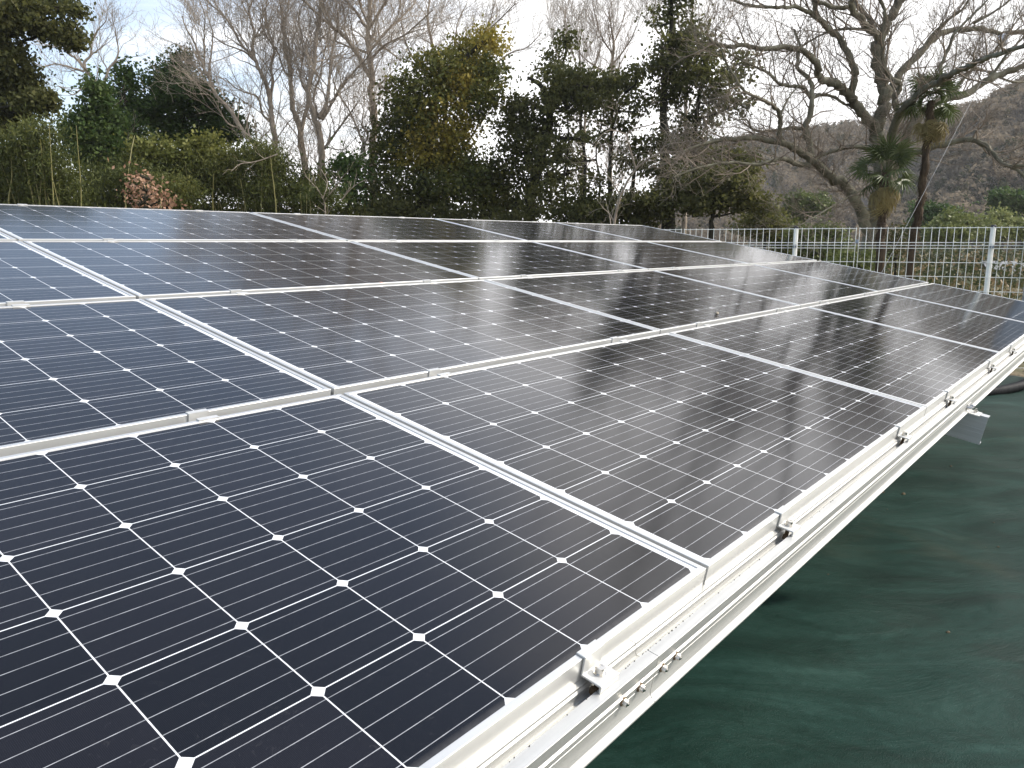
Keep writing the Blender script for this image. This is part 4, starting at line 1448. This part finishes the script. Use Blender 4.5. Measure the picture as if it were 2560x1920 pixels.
leafy_tree('evergreen_shrub', 'dense dark evergreen bush at the foot of the broad ivy tree', blobs_px(J, E13, 18.5, tint=.38, seed=11),
           [(J, [(1400, 2100), (1400, 1900), (1420, 1700)], 18.5, 18.5, .08, .03)], M_LEAF, 39, n_per=120, size=.06, clump=(20, .14), cat='shrub')
leafy_tree('evergreen_shrub', 'dark shrub behind the upper corner of the array under the broad ivy tree', blobs_px(J, [(430, 1960, 190, 90, .3), (650, 1980, 190, 90, .35), (230, 1990, 190, 80, .3), (880, 1980, 190, 90, .3), (560, 2090, 350, 60, .2), (60, 2000, 160, 70, .3)], 19, seed=16),
           [(J, [(560, 2200), (560, 2080), (560, 1980)], 19, 19, .06, .03)], M_LEAF, 44, n_per=100, size=.06, clump=(18, .15), cat='shrub')
E9 = [(1560, 1480, 110, 100), (1500, 1590, 140, 100), (1640, 1650, 110, 110), (1560, 1760, 180, 100)]
leafy_tree('evergreen_shrub', 'small dark evergreen bush in front of the tall pale trunk', blobs_px(Gc, E9, 21, tint=.5, seed=12),
           [(Gc, [(1560, 2000), (1560, 1750), (1560, 1550)], 21, 21, .06, .03)], M_LEAF_MID, 40, n_per=90, size=.065, clump=(18, .16), cat='shrub')
leafy_tree('evergreen_shrub', 'dark shrub mass under the golden tinged evergreen', blobs_px(H, [(330, 1290, 130, 80, .2), (260, 1180, 80, 90, .2, .7), (500, 1350, 260, 60, .2), (760, 1330, 180, 70, .2), (150, 1340, 150, 60, .35), (1000, 1360, 140, 40, .25)], 20.5, seed=13),
           [(H, [(400, 1470), (400, 1380), (410, 1300)], 20.5, 20.5, .07, .03)], M_LEAF, 41, n_per=100, size=.065, clump=(18, .15), cat='shrub')
leafy_tree('evergreen_shrub', 'round dark green bush between the ivy tree and the hill', blobs_px(K, [(620, 1310, 90, 80), (560, 1370, 100, 80), (690, 1380, 60, 60)], 24, tint=.5, seed=14),
           [(K, [(620, 1480), (620, 1380), (620, 1320)], 24, 24, .05, .02)], M_LEAF, 42, n_per=110, size=.06, clump=(18, .14), cat='shrub')


UNDER = [('dark shrubs low under the left bamboo', F, [(100, 1900, 260, 120, .3), (450, 1900, 240, 110, .25), (750, 1930, 220, 110, .3), (300, 2050, 300, 90, .2)], 18, 81),
         ('dark shrubs low behind the brown leaved shrub', F, [(1050, 1930, 220, 110, .3), (1350, 1950, 200, 110, .25), (1650, 1960, 220, 110, .35), (1300, 2060, 350, 70, .2)], 21.5, 82),
         ('dark shrubs low beneath the light green bamboo', Gc, [(350, 1930, 240, 90, .3), (700, 1940, 240, 90, .3), (1050, 1950, 220, 100, .25), (700, 2050, 400, 70, .2)], 22, 83),
         ('dark shrubs low between the pale trunk and the golden evergreen', Gc, [(1400, 1960, 220, 90, .25), (1750, 1930, 200, 90, .25), (2050, 1930, 220, 90, .2), (1750, 2040, 400, 60, .2)], 22.5, 84)]
for lb, cr, ls, yy, sd in UNDER:
    leafy_tree('evergreen_shrub', lb, blobs_px(cr, ls, yy, tint=.3, seed=sd), [(cr, [(ls[1][0], 2150), (ls[1][0], 2000), (ls[1][0], 1920)], yy, yy, .05, .02)], M_LEAF_OLIVE, sd, n_per=120, size=.062, clump=(18, .16), cat='shrub', twig=False)


# bamboo
def bamboo(label, crop, lst, culms, Y, seed, tint=.55, n_per=130):
    bl = blobs_px(crop, lst, Y, tint=tint, seed=seed, jit=.7)
    rnd = random.Random(seed)
    x0 = bl[0][0]
    root = empty('bamboo_thicket', (x0, Y, 0), label, 'bamboo', 'bamboo thickets under the trees')
    o = np.array(root.location)
    tb = Tubes()
    for pts in culms:
        P, R = limb(crop, pts, Y - rnd.uniform(.3, .9), Y - rnd.uniform(.3, .9), .022, .010)
        P, R = base_to_ground(P, R, 1.0)
        tb.add(P, R, 6)
    for b in bl:
        for k in range(3):
            p = np.array([b[0] + rnd.uniform(-.8, .8) * b[3], b[1] + rnd.uniform(-.5, .5), 0.0])
            q = np.array([p[0] + rnd.gauss(0, .3), p[1] + rnd.gauss(0, .2), b[2] + b[5] * rnd.uniform(.2, .9)])
            tb.add(smooth_path([p, (p + q) / 2 + np.array([rnd.gauss(0, .08), 0, .1]), q]), np.linspace(.018, .006, 9), 5)
    tb.build('culms', M_CULM, root, o)
    V, Q, T = leaves(bl, n_per * 1.7, .027, seed, 3.6, (26, .2), .3, .9)
    link('foliage', quad_mesh('foliage', V - o, Q, M_BAMBOO, T), root)


bamboo('tall bamboo thicket with yellow culms at the left picture edge', F,
       [(100, 1380, 220, 130), (320, 1320, 160, 140, .4), (380, 1200, 120, 70, .45), (150, 1600, 250, 150), (450, 1500, 170, 140, .4), (400, 1700, 260, 130, .45), (100, 1820, 250, 110), (600, 1750, 170, 130, .35), (-150, 1550, 200, 250)],
       [[(300, 1800), (240, 1550), (180, 1330)], [(420, 1800), (390, 1500), (370, 1280)], [(80, 1850), (110, 1600), (100, 1400)]], 17, 51)
bamboo('olive bamboo thicket behind the brown leaved shrub', F,
       [(900, 1640, 220, 90, .35), (1150, 1660, 200, 110, .35), (1350, 1700, 200, 130, .55), (1600, 1760, 240, 120, .6), (850, 1800, 260, 100, .3), (1150, 1850, 240, 90, .3), (1500, 1880, 280, 90, .5)],
       [[(1150, 1800), (1200, 1450), (1240, 1250)], [(1480, 1850), (1500, 1600)]], 19, 52)
bamboo('light green bamboo thicket at the feet of the bare trees', Gc,
       [(350, 1560, 200, 120, .65), (560, 1500, 170, 130, .7), (750, 1450, 150, 140, .6), (880, 1600, 150, 140, .5), (450, 1720, 300, 120, .5), (800, 1760, 260, 120, .45), (150, 1700, 200, 110, .4), (1080, 1780, 190, 90, .4), (1220, 1700, 130, 120, .5), (1290, 1830, 200, 80, .4)],
       [[(880, 1850), (850, 1600), (830, 1420)], [(300, 1850), (310, 1600)], [(1200, 1850), (1190, 1600)]], 20, 53)

leafy_tree('brown_leaved_shrub', 'young shrub keeping its withered reddish brown leaves behind the array', blobs_px(F, [(1280, 1610, 60, 50), (1250, 1700, 70, 60), (1310, 1740, 90, 70), (1400, 1790, 80, 60), (1300, 1850, 130, 60), (1480, 1850, 70, 45), (1560, 1880, 60, 40), (1400, 1890, 130, 40)], 14, tint=.6, seed=15, jit=.2),
           [(F, [(1350, 2050), (1340, 1850), (1290, 1620)], 14, 14, .025, .008)], M_BROWNLEAF, 43, n_per=75, size=.042, clump=(12, .13), cat='shrub', crown='foliage', elong=1.7)

bare_tree('bare_shrub', 'tangled bare twiggy shrub in front of the tall bare trees', [
    (Gc, [(1340, 1950), (1320, 1830), (1230, 1700), (1150, 1620)], 19, 19, .03, .012), (Gc, [(1330, 1850), (1450, 1700), (1520, 1600)], 19, 18.6, .025, .01), (Gc, [(1320, 1820), (1360, 1680), (1300, 1560)], 19, 19.4, .02, .01), (Gc, [(900, 1420), (700, 1490), (560, 1510), (470, 1580)], 19, 18.5, .022, .008), (Gc, [(1480, 1850), (1600, 1720), (1720, 1650)], 19, 19, .02, .008)],
    BM, 55, level=1, L=.55, spacing=.2, up=.2, fine=.005)
bare_tree('bare_shrub', 'sprawling bare branches hanging before the dark ivy trees', [
    (J, [(500, 2050), (560, 1800), (700, 1560), (900, 1420), (1100, 1400), (1300, 1350)], 17.5, 17, .04, .012), (J, [(560, 1800), (420, 1600), (300, 1480), (180, 1420)], 17.5, 17, .025, .008), (J, [(900, 1420), (1000, 1330), (1250, 1300), (1500, 1280)], 17.2, 16.6, .02, .008), (J, [(700, 1560), (620, 1240), (800, 1160), (960, 1120)], 17.3, 17, .03, .01), (J, [(620, 1240), (450, 1200), (300, 1330)], 17.3, 17, .02, .008), (J, [(1100, 1400), (1180, 1480), (1060, 1640)], 17, 16.6, .02, .008)],
    BM, 56, level=2, L=.9, spacing=.16, up=.1, fine=.005, droop=.3)


# ------------------------------------------------------------------ palms
def fan_mesh(name, seed, mat, blade=.42, petiole=.50, nseg=20, droop=.45, spread=270):
    r = random.Random(seed)
    Vs, Qs, T = [], [], []

    def quad(a, b, c, d, t):
        k = len(Vs)
        Vs.extend([a, b, c, d])
        Qs.append((k, k + 1, k + 2, k + 3))
        T.append(t)
    # petiole along +x
    for k in range(4):
        x0, x1 = petiole * k / 4, petiole * (k + 1) / 4
        z0, z1 = -.03 * (k / 4) ** 2, -.03 * ((k + 1) / 4) ** 2
        quad((x0, -.007, z0), (x1, -.006, z1), (x1, .006, z1), (x0, .007, z0), .5)
        quad((x0, 0, z0 + .007), (x1, 0, z1 + .006), (x1, 0, z1 - .006), (x0, 0, z0 - .007), .5)
    c = np.array([petiole, 0, -.03])
    for i in range(nseg):
        a = rad(-spread / 2 + spread * (i + .5) / nseg) + r.gauss(0, .02)
        L = blade * (0.78 + .22 * math.cos(a * .6)) * r.uniform(.9, 1.08)
        d = np.array([math.cos(a), math.sin(a), 0])
        side = np.array([-math.sin(a), math.cos(a), 0])
        tn = .5 + r.gauss(0, .14)
        w = [.010, .019, .014, .003]
        prev = None
        for k, f in enumerate((0.03, .4, .75, 1.0)):
            dz = -droop * L * f ** 3 * r.uniform(.7, 1.4) + .06 * L * f
            p = c + d * L * f * (1 - .10 * f * droop) + np.array([0, 0, dz])
            fold = np.array([0, 0, w[k] * .6])
            cur = (p - side * w[k] + fold, p, p + side * w[k] + fold)
            if prev is not None:
                quad(tuple(prev[0]), tuple(cur[0]), tuple(cur[1]), tuple(prev[1]), tn)
                quad(tuple(prev[1]), tuple(cur[1]), tuple(cur[2]), tuple(prev[2]), tn)
            prev = cur
    return quad_mesh(name, Vs, Qs, mat, T)


FANS = [fan_mesh('frond', s, M_PALM) for s in (1, 2, 3)]
DRY = [fan_mesh('withered_frond', s, M_PALMDRY, .42, .38, 22, .9, 200) for s in (4, 5)]


def palm(label, crop, trunk_pts, Y, seed, scale=1.0, n=30, nd=8, r0=.10):
    rnd = random.Random(seed)
    P, R = limb(crop, trunk_pts, Y, Y, r0, r0 * .85)
    P, R = base_to_ground(P, R, 1.1)
    root = empty('windmill_palm', (P[0][0], P[0][1], 0), label, 'palm tree', 'windmill palms by the big bare tree')
    o = np.array(root.location)
    tb = Tubes()
    # shaggy trunk: rings of leaf-base fibre
    n_s = 90
    t = np.linspace(0, 1, n_s)
    cum = np.linspace(0, 1, len(P))
    PP = np.stack([np.interp(t, cum, P[:, k]) for k in range(3)], -1)
    RR = np.interp(t, cum, R) * (1 + .13 * ((np.arange(n_s) % 4) / 3 - .5)) * (1 + .04 * np.array([rnd.gauss(0, 1) for _ in range(n_s)]))
    tb.add(PP, RR, 12)
    for k in range(260):
        i = rnd.randrange(4, n_s - 1)
        a = rnd.uniform(0, 6.283)
        q = PP[i] + np.array([math.cos(a), math.sin(a), 0]) * RR[i]
        e = q + np.array([math.cos(a) * .03, math.sin(a) * .03, -rnd.uniform(.04, .12)])
        tb.add([q, e], [.006, .002], 3)
    tb.build('trunk', M_PALMTRUNK, root, o)
    top = P[-1] - o
    for k in range(n):
        el = rad(rnd.choice([75, 55, 40, 25, 10, -5, -18, -30]) + rnd.uniform(-8, 8))
        az = k * 2.39996 + rnd.uniform(-.2, .2)
        f = link('frond', FANS[k % 3], root)
        f.location = tuple(top + np.array([0, 0, rnd.uniform(-.06, .05)]))
        s = scale * rnd.uniform(.85, 1.1)
        f.scale = (s, s, s)
        f.rotation_euler = (rnd.uniform(-.9, .9), -el, az)
    for k in range(nd):
        el = rad(rnd.uniform(-78, -30))
        az = rnd.uniform(0, 6.283) if k > 3 else rad([-20, -60, 10, 200][k])
        f = link('withered_frond', DRY[k % 2], root)
        f.location = tuple(top + np.array([0, 0, -rnd.uniform(.10, .30)]))
        s = scale * rnd.uniform(.85, 1.1)
        f.scale = (s, s, s)
        f.rotation_euler = (rnd.uniform(-.6, .6), -el, az)


palm('taller windmill palm with dark trunk and drooping yellowed fronds', K, [(1525, 1500), (1555, 1376), (1590, 1150), (1620, 900), (1645, 620)], 15, 61, .74, 24, 7)
palm('shorter windmill palm with bright green fan crown before the mossy trunk', K, [(1335, 1520), (1340, 1376), (1350, 1200), (1365, 1060)], 14.6, 62, .74, 22, 6)

# cable with a pale float, running from a limb of the big tree to the ground behind the fence
c0, c1 = at(2506, 100, 16.0), at(2110, 868, 10.9)
c1[2] = 0.0
o = empty('guy_cable', tuple(c1), 'thin grey cable slanting from the big bare tree to the ground with a pale ball', 'cable')
tb = Tubes()
mid = (c0 + c1) / 2 + np.array([0, 0, -.05])
tb.add(smooth_path([c0, mid, c1], 8), [.0032] * 17, 6)
tb.build('wire', M_CABLE, o, c1)
m = MB()
n, k = 16, 9
vs = []
for i in range(k):
    ph = math.pi * (i + .2) / (k - .6)
    for j in range(n):
        th = 6.2832 * j / n
        vs.append((.105 * math.sin(ph) * math.cos(th), .105 * math.sin(ph) * math.sin(th), .12 * math.cos(ph)))
m.add(vs, [(i * n + j, (i + 1) * n + j, (i + 1) * n + (j + 1) % n, i * n + (j + 1) % n) for i in range(k - 1) for j in range(n)] + [tuple(range(n)), tuple(range((k - 1) * n, k * n))[::-1]], True)
bo = m.build('ball', M_BALL, o)
bo.location = tuple(c0 - c1)


# ------------------------------------------------------------------ bushes and grass beyond the fence
def bush(label, px, py, rx, ry, Y, seed, mat, tint=.55, n_per=120, size=.06):
    bl = []
    rr = random.Random(seed)
    for k in range(7):
        bl.append((px + rr.uniform(-.7, .7) * rx, py + rr.uniform(-.4, .9) * ry, rx * rr.uniform(.35, .6), ry * rr.uniform(.4, .65), tint + rr.uniform(-.15, .15)))
    leafy_tree('bush', label, blobs_px(lambda x, y: (x, y), bl, Y, tint=tint, seed=seed), [(lambda x, y: (x, y), [(px, py + ry * 1.3), (px, py + ry * .5), (px, py)], Y, Y, .03, .012)], mat, seed, n_per=n_per, size=size, clump=(16, .13), cat='bush', group='bushes beyond the fence', twig=True)


bush('pale yellow green bush far right behind the fence', 2520, 560, 70, 45, 34, 71, M_BUSH, .75, 80, .085)
bush('bright green bush beside the tall palm foot', 2400, 560, 75, 40, 32, 72, M_BUSH, .6, 80, .085)
bush('low green bush behind the fence left of the palms', 2040, 600, 75, 45, 21, 73, M_BUSH, .45)
bush('olive bush beneath the leaning mossy limb', 1930, 570, 60, 50, 26, 74, M_LEAF_OLIVE, .5, 90, .07)
bush('brownish twiggy bush between the two palm trunks', 2240, 590, 60, 55, 17, 75, M_UNDER, .55, 70, .04)
bush('dark green bush at the foot of the hill behind the palms', 2330, 540, 70, 45, 40, 76, M_LEAF_MID, .4, 70, .10)
bush('small green bush low behind the fence posts', 2150, 645, 60, 30, 15.5, 77, M_BUSH, .5, 130, .05)
bush('grey green bush on the hill foot left of the mossy trunk', 2010, 520, 60, 40, 45, 78, M_BUSH, .3, 60, .11)
bush('dusky green bush on the hill foot at the right picture edge', 2560, 500, 90, 40, 48, 79, M_LEAF_MID, .45, 60, .11)


def grass():
    r = np.random.default_rng(5)
    n = 26000
    X = r.uniform(-2, 24, n)
    Yy = r.uniform(8.6, 34, n)
    fence_y = F0[1] + (X - F0[0]) * FD[1] / FD[0]
    keep = (Yy > fence_y + .25) & (Yy - fence_y < 22)
    cl = np.sin(X * 1.3 + 2 * np.sin(Yy * .6)) * np.cos(Yy * .9 + np.sin(X * .7))
    keep &= (cl + r.normal(0, .5, n)) > -.25
    X, Yy, cl = X[keep], Yy[keep], cl[keep]
    n = len(X)
    Z = bank_z(X, Yy) - .01
    hgt = r.uniform(.10, .34, n) * (1 + .4 * cl)
    a = r.random(n) * 6.283
    lean = r.normal(0, .35, (n, 2)) * hgt[:, None]
    w = r.uniform(.006, .014, n)
    s = np.stack([np.cos(a) * w, np.sin(a) * w, np.zeros(n)], -1)
    p = np.stack([X, Yy, Z], -1)
    mid = p + np.stack([lean[:, 0] * .35, lean[:, 1] * .35, hgt * .6], -1)
    tip = p + np.stack([lean[:, 0], lean[:, 1], hgt], -1)
    V = np.stack([p - s, p + s, mid + s * .8, mid - s * .8, tip + s * .15, tip - s * .15], 1).reshape(-1, 3)
    k = np.arange(n)[:, None] * 6
    Q = np.concatenate([k + np.array([[0, 1, 2, 3]]), k + np.array([[3, 2, 4, 5]])], 1).reshape(-1, 4)
    tn = np.clip(.5 + .28 * np.sin(X * .8 + Yy * .5) + r.normal(0, .2, n), 0, 1)
    o = link('grass', quad_mesh('grass', V, Q, M_GRASS, np.repeat(tn, 2)))
    tag(o, 'rough green and straw coloured grass growing beyond the fence', 'grass', kind='stuff')


def undergrowth():
    """rough mixed growth covering the bank between the fence and the hills"""
    r = np.random.default_rng(9)
    k = 2600
    ang = np.radians(r.uniform(4, 44, k))
    d = 12 + 70 * r.random(k) ** 1.7
    X, Yy = d * np.sin(ang), d * np.cos(ang)
    keep = (Yy - (F0[1] + (X - F0[0]) * FD[1] / FD[0]) > 7.5)
    keep &= ~((d < 26) & (np.abs(np.degrees(ang) - 33.5) < 5.5) & (r.random(k) < .85))
    X, Yy, d = X[keep], Yy[keep], d[keep]
    k = len(X)
    h = r.uniform(.15, .6, k) * (1 + d / 45)
    w = r.uniform(.25, .6, k) * (1 + d / 45)
    m = 42
    th = r.random((k, m)) * 6.283
    q = np.sqrt(r.random((k, m)))
    C = np.stack([X[:, None] + w[:, None] * q * np.cos(th), Yy[:, None] + w[:, None] * q * np.sin(th), h[:, None] * r.random((k, m)) * (1.15 - q * .6) + bank_z(X, Yy)[:, None]], -1).reshape(-1, 3)
    n = len(C)
    sz = np.repeat(.035 * (1 + d / 22), m) * r.uniform(.7, 1.4, n)
    a = r.normal(size=(n, 3))
    a[:, 2] = np.abs(a[:, 2]) * 1.2
    a /= np.linalg.norm(a, axis=1, keepdims=True)
    b = np.cross(a, r.normal(size=(n, 3)))
    b /= np.linalg.norm(b, axis=1, keepdims=True) + 1e-9
    a *= (sz * 1.7)[:, None]
    b *= (sz * .55)[:, None]
    V = np.stack([C - a * .5, C + b, C + a * .5, C - b], 1).reshape(-1, 3)
    tn = np.repeat(r.choice([.05, .15, .3, .5, .75, 1.0], k, p=[.2, .2, .2, .15, .15, .1]), m) + r.normal(0, .1, n)
    o = link('undergrowth', quad_mesh('undergrowth', V, np.arange(n * 4).reshape(-1, 4), M_UNDER, tn))
    tag(o, 'tangled green and brown undergrowth between the fence and the hill', 'undergrowth', kind='stuff')


undergrowth()
grass()


# thin winter haze that softens the far hillside
hz = MB()
hz.box(-420, 420, -60, 470, -1.5, 150)
hm = bpy.data.materials.new('thin_haze')
hm.use_nodes = True
ht = hm.node_tree
ht.nodes.clear()
hv = ht.nodes.new('ShaderNodeVolumePrincipled')
hv.inputs['Color'].default_value = (0.92, 0.94, 0.97, 1)
hv.inputs['Density'].default_value = 0.00045
hv.inputs['Anisotropy'].default_value = 0.2
ho = ht.nodes.new('ShaderNodeOutputMaterial')
ht.links.new(hv.outputs[0], ho.inputs['Volume'])
haze = hz.build('haze', hm)
tag(haze, kind='stuff')
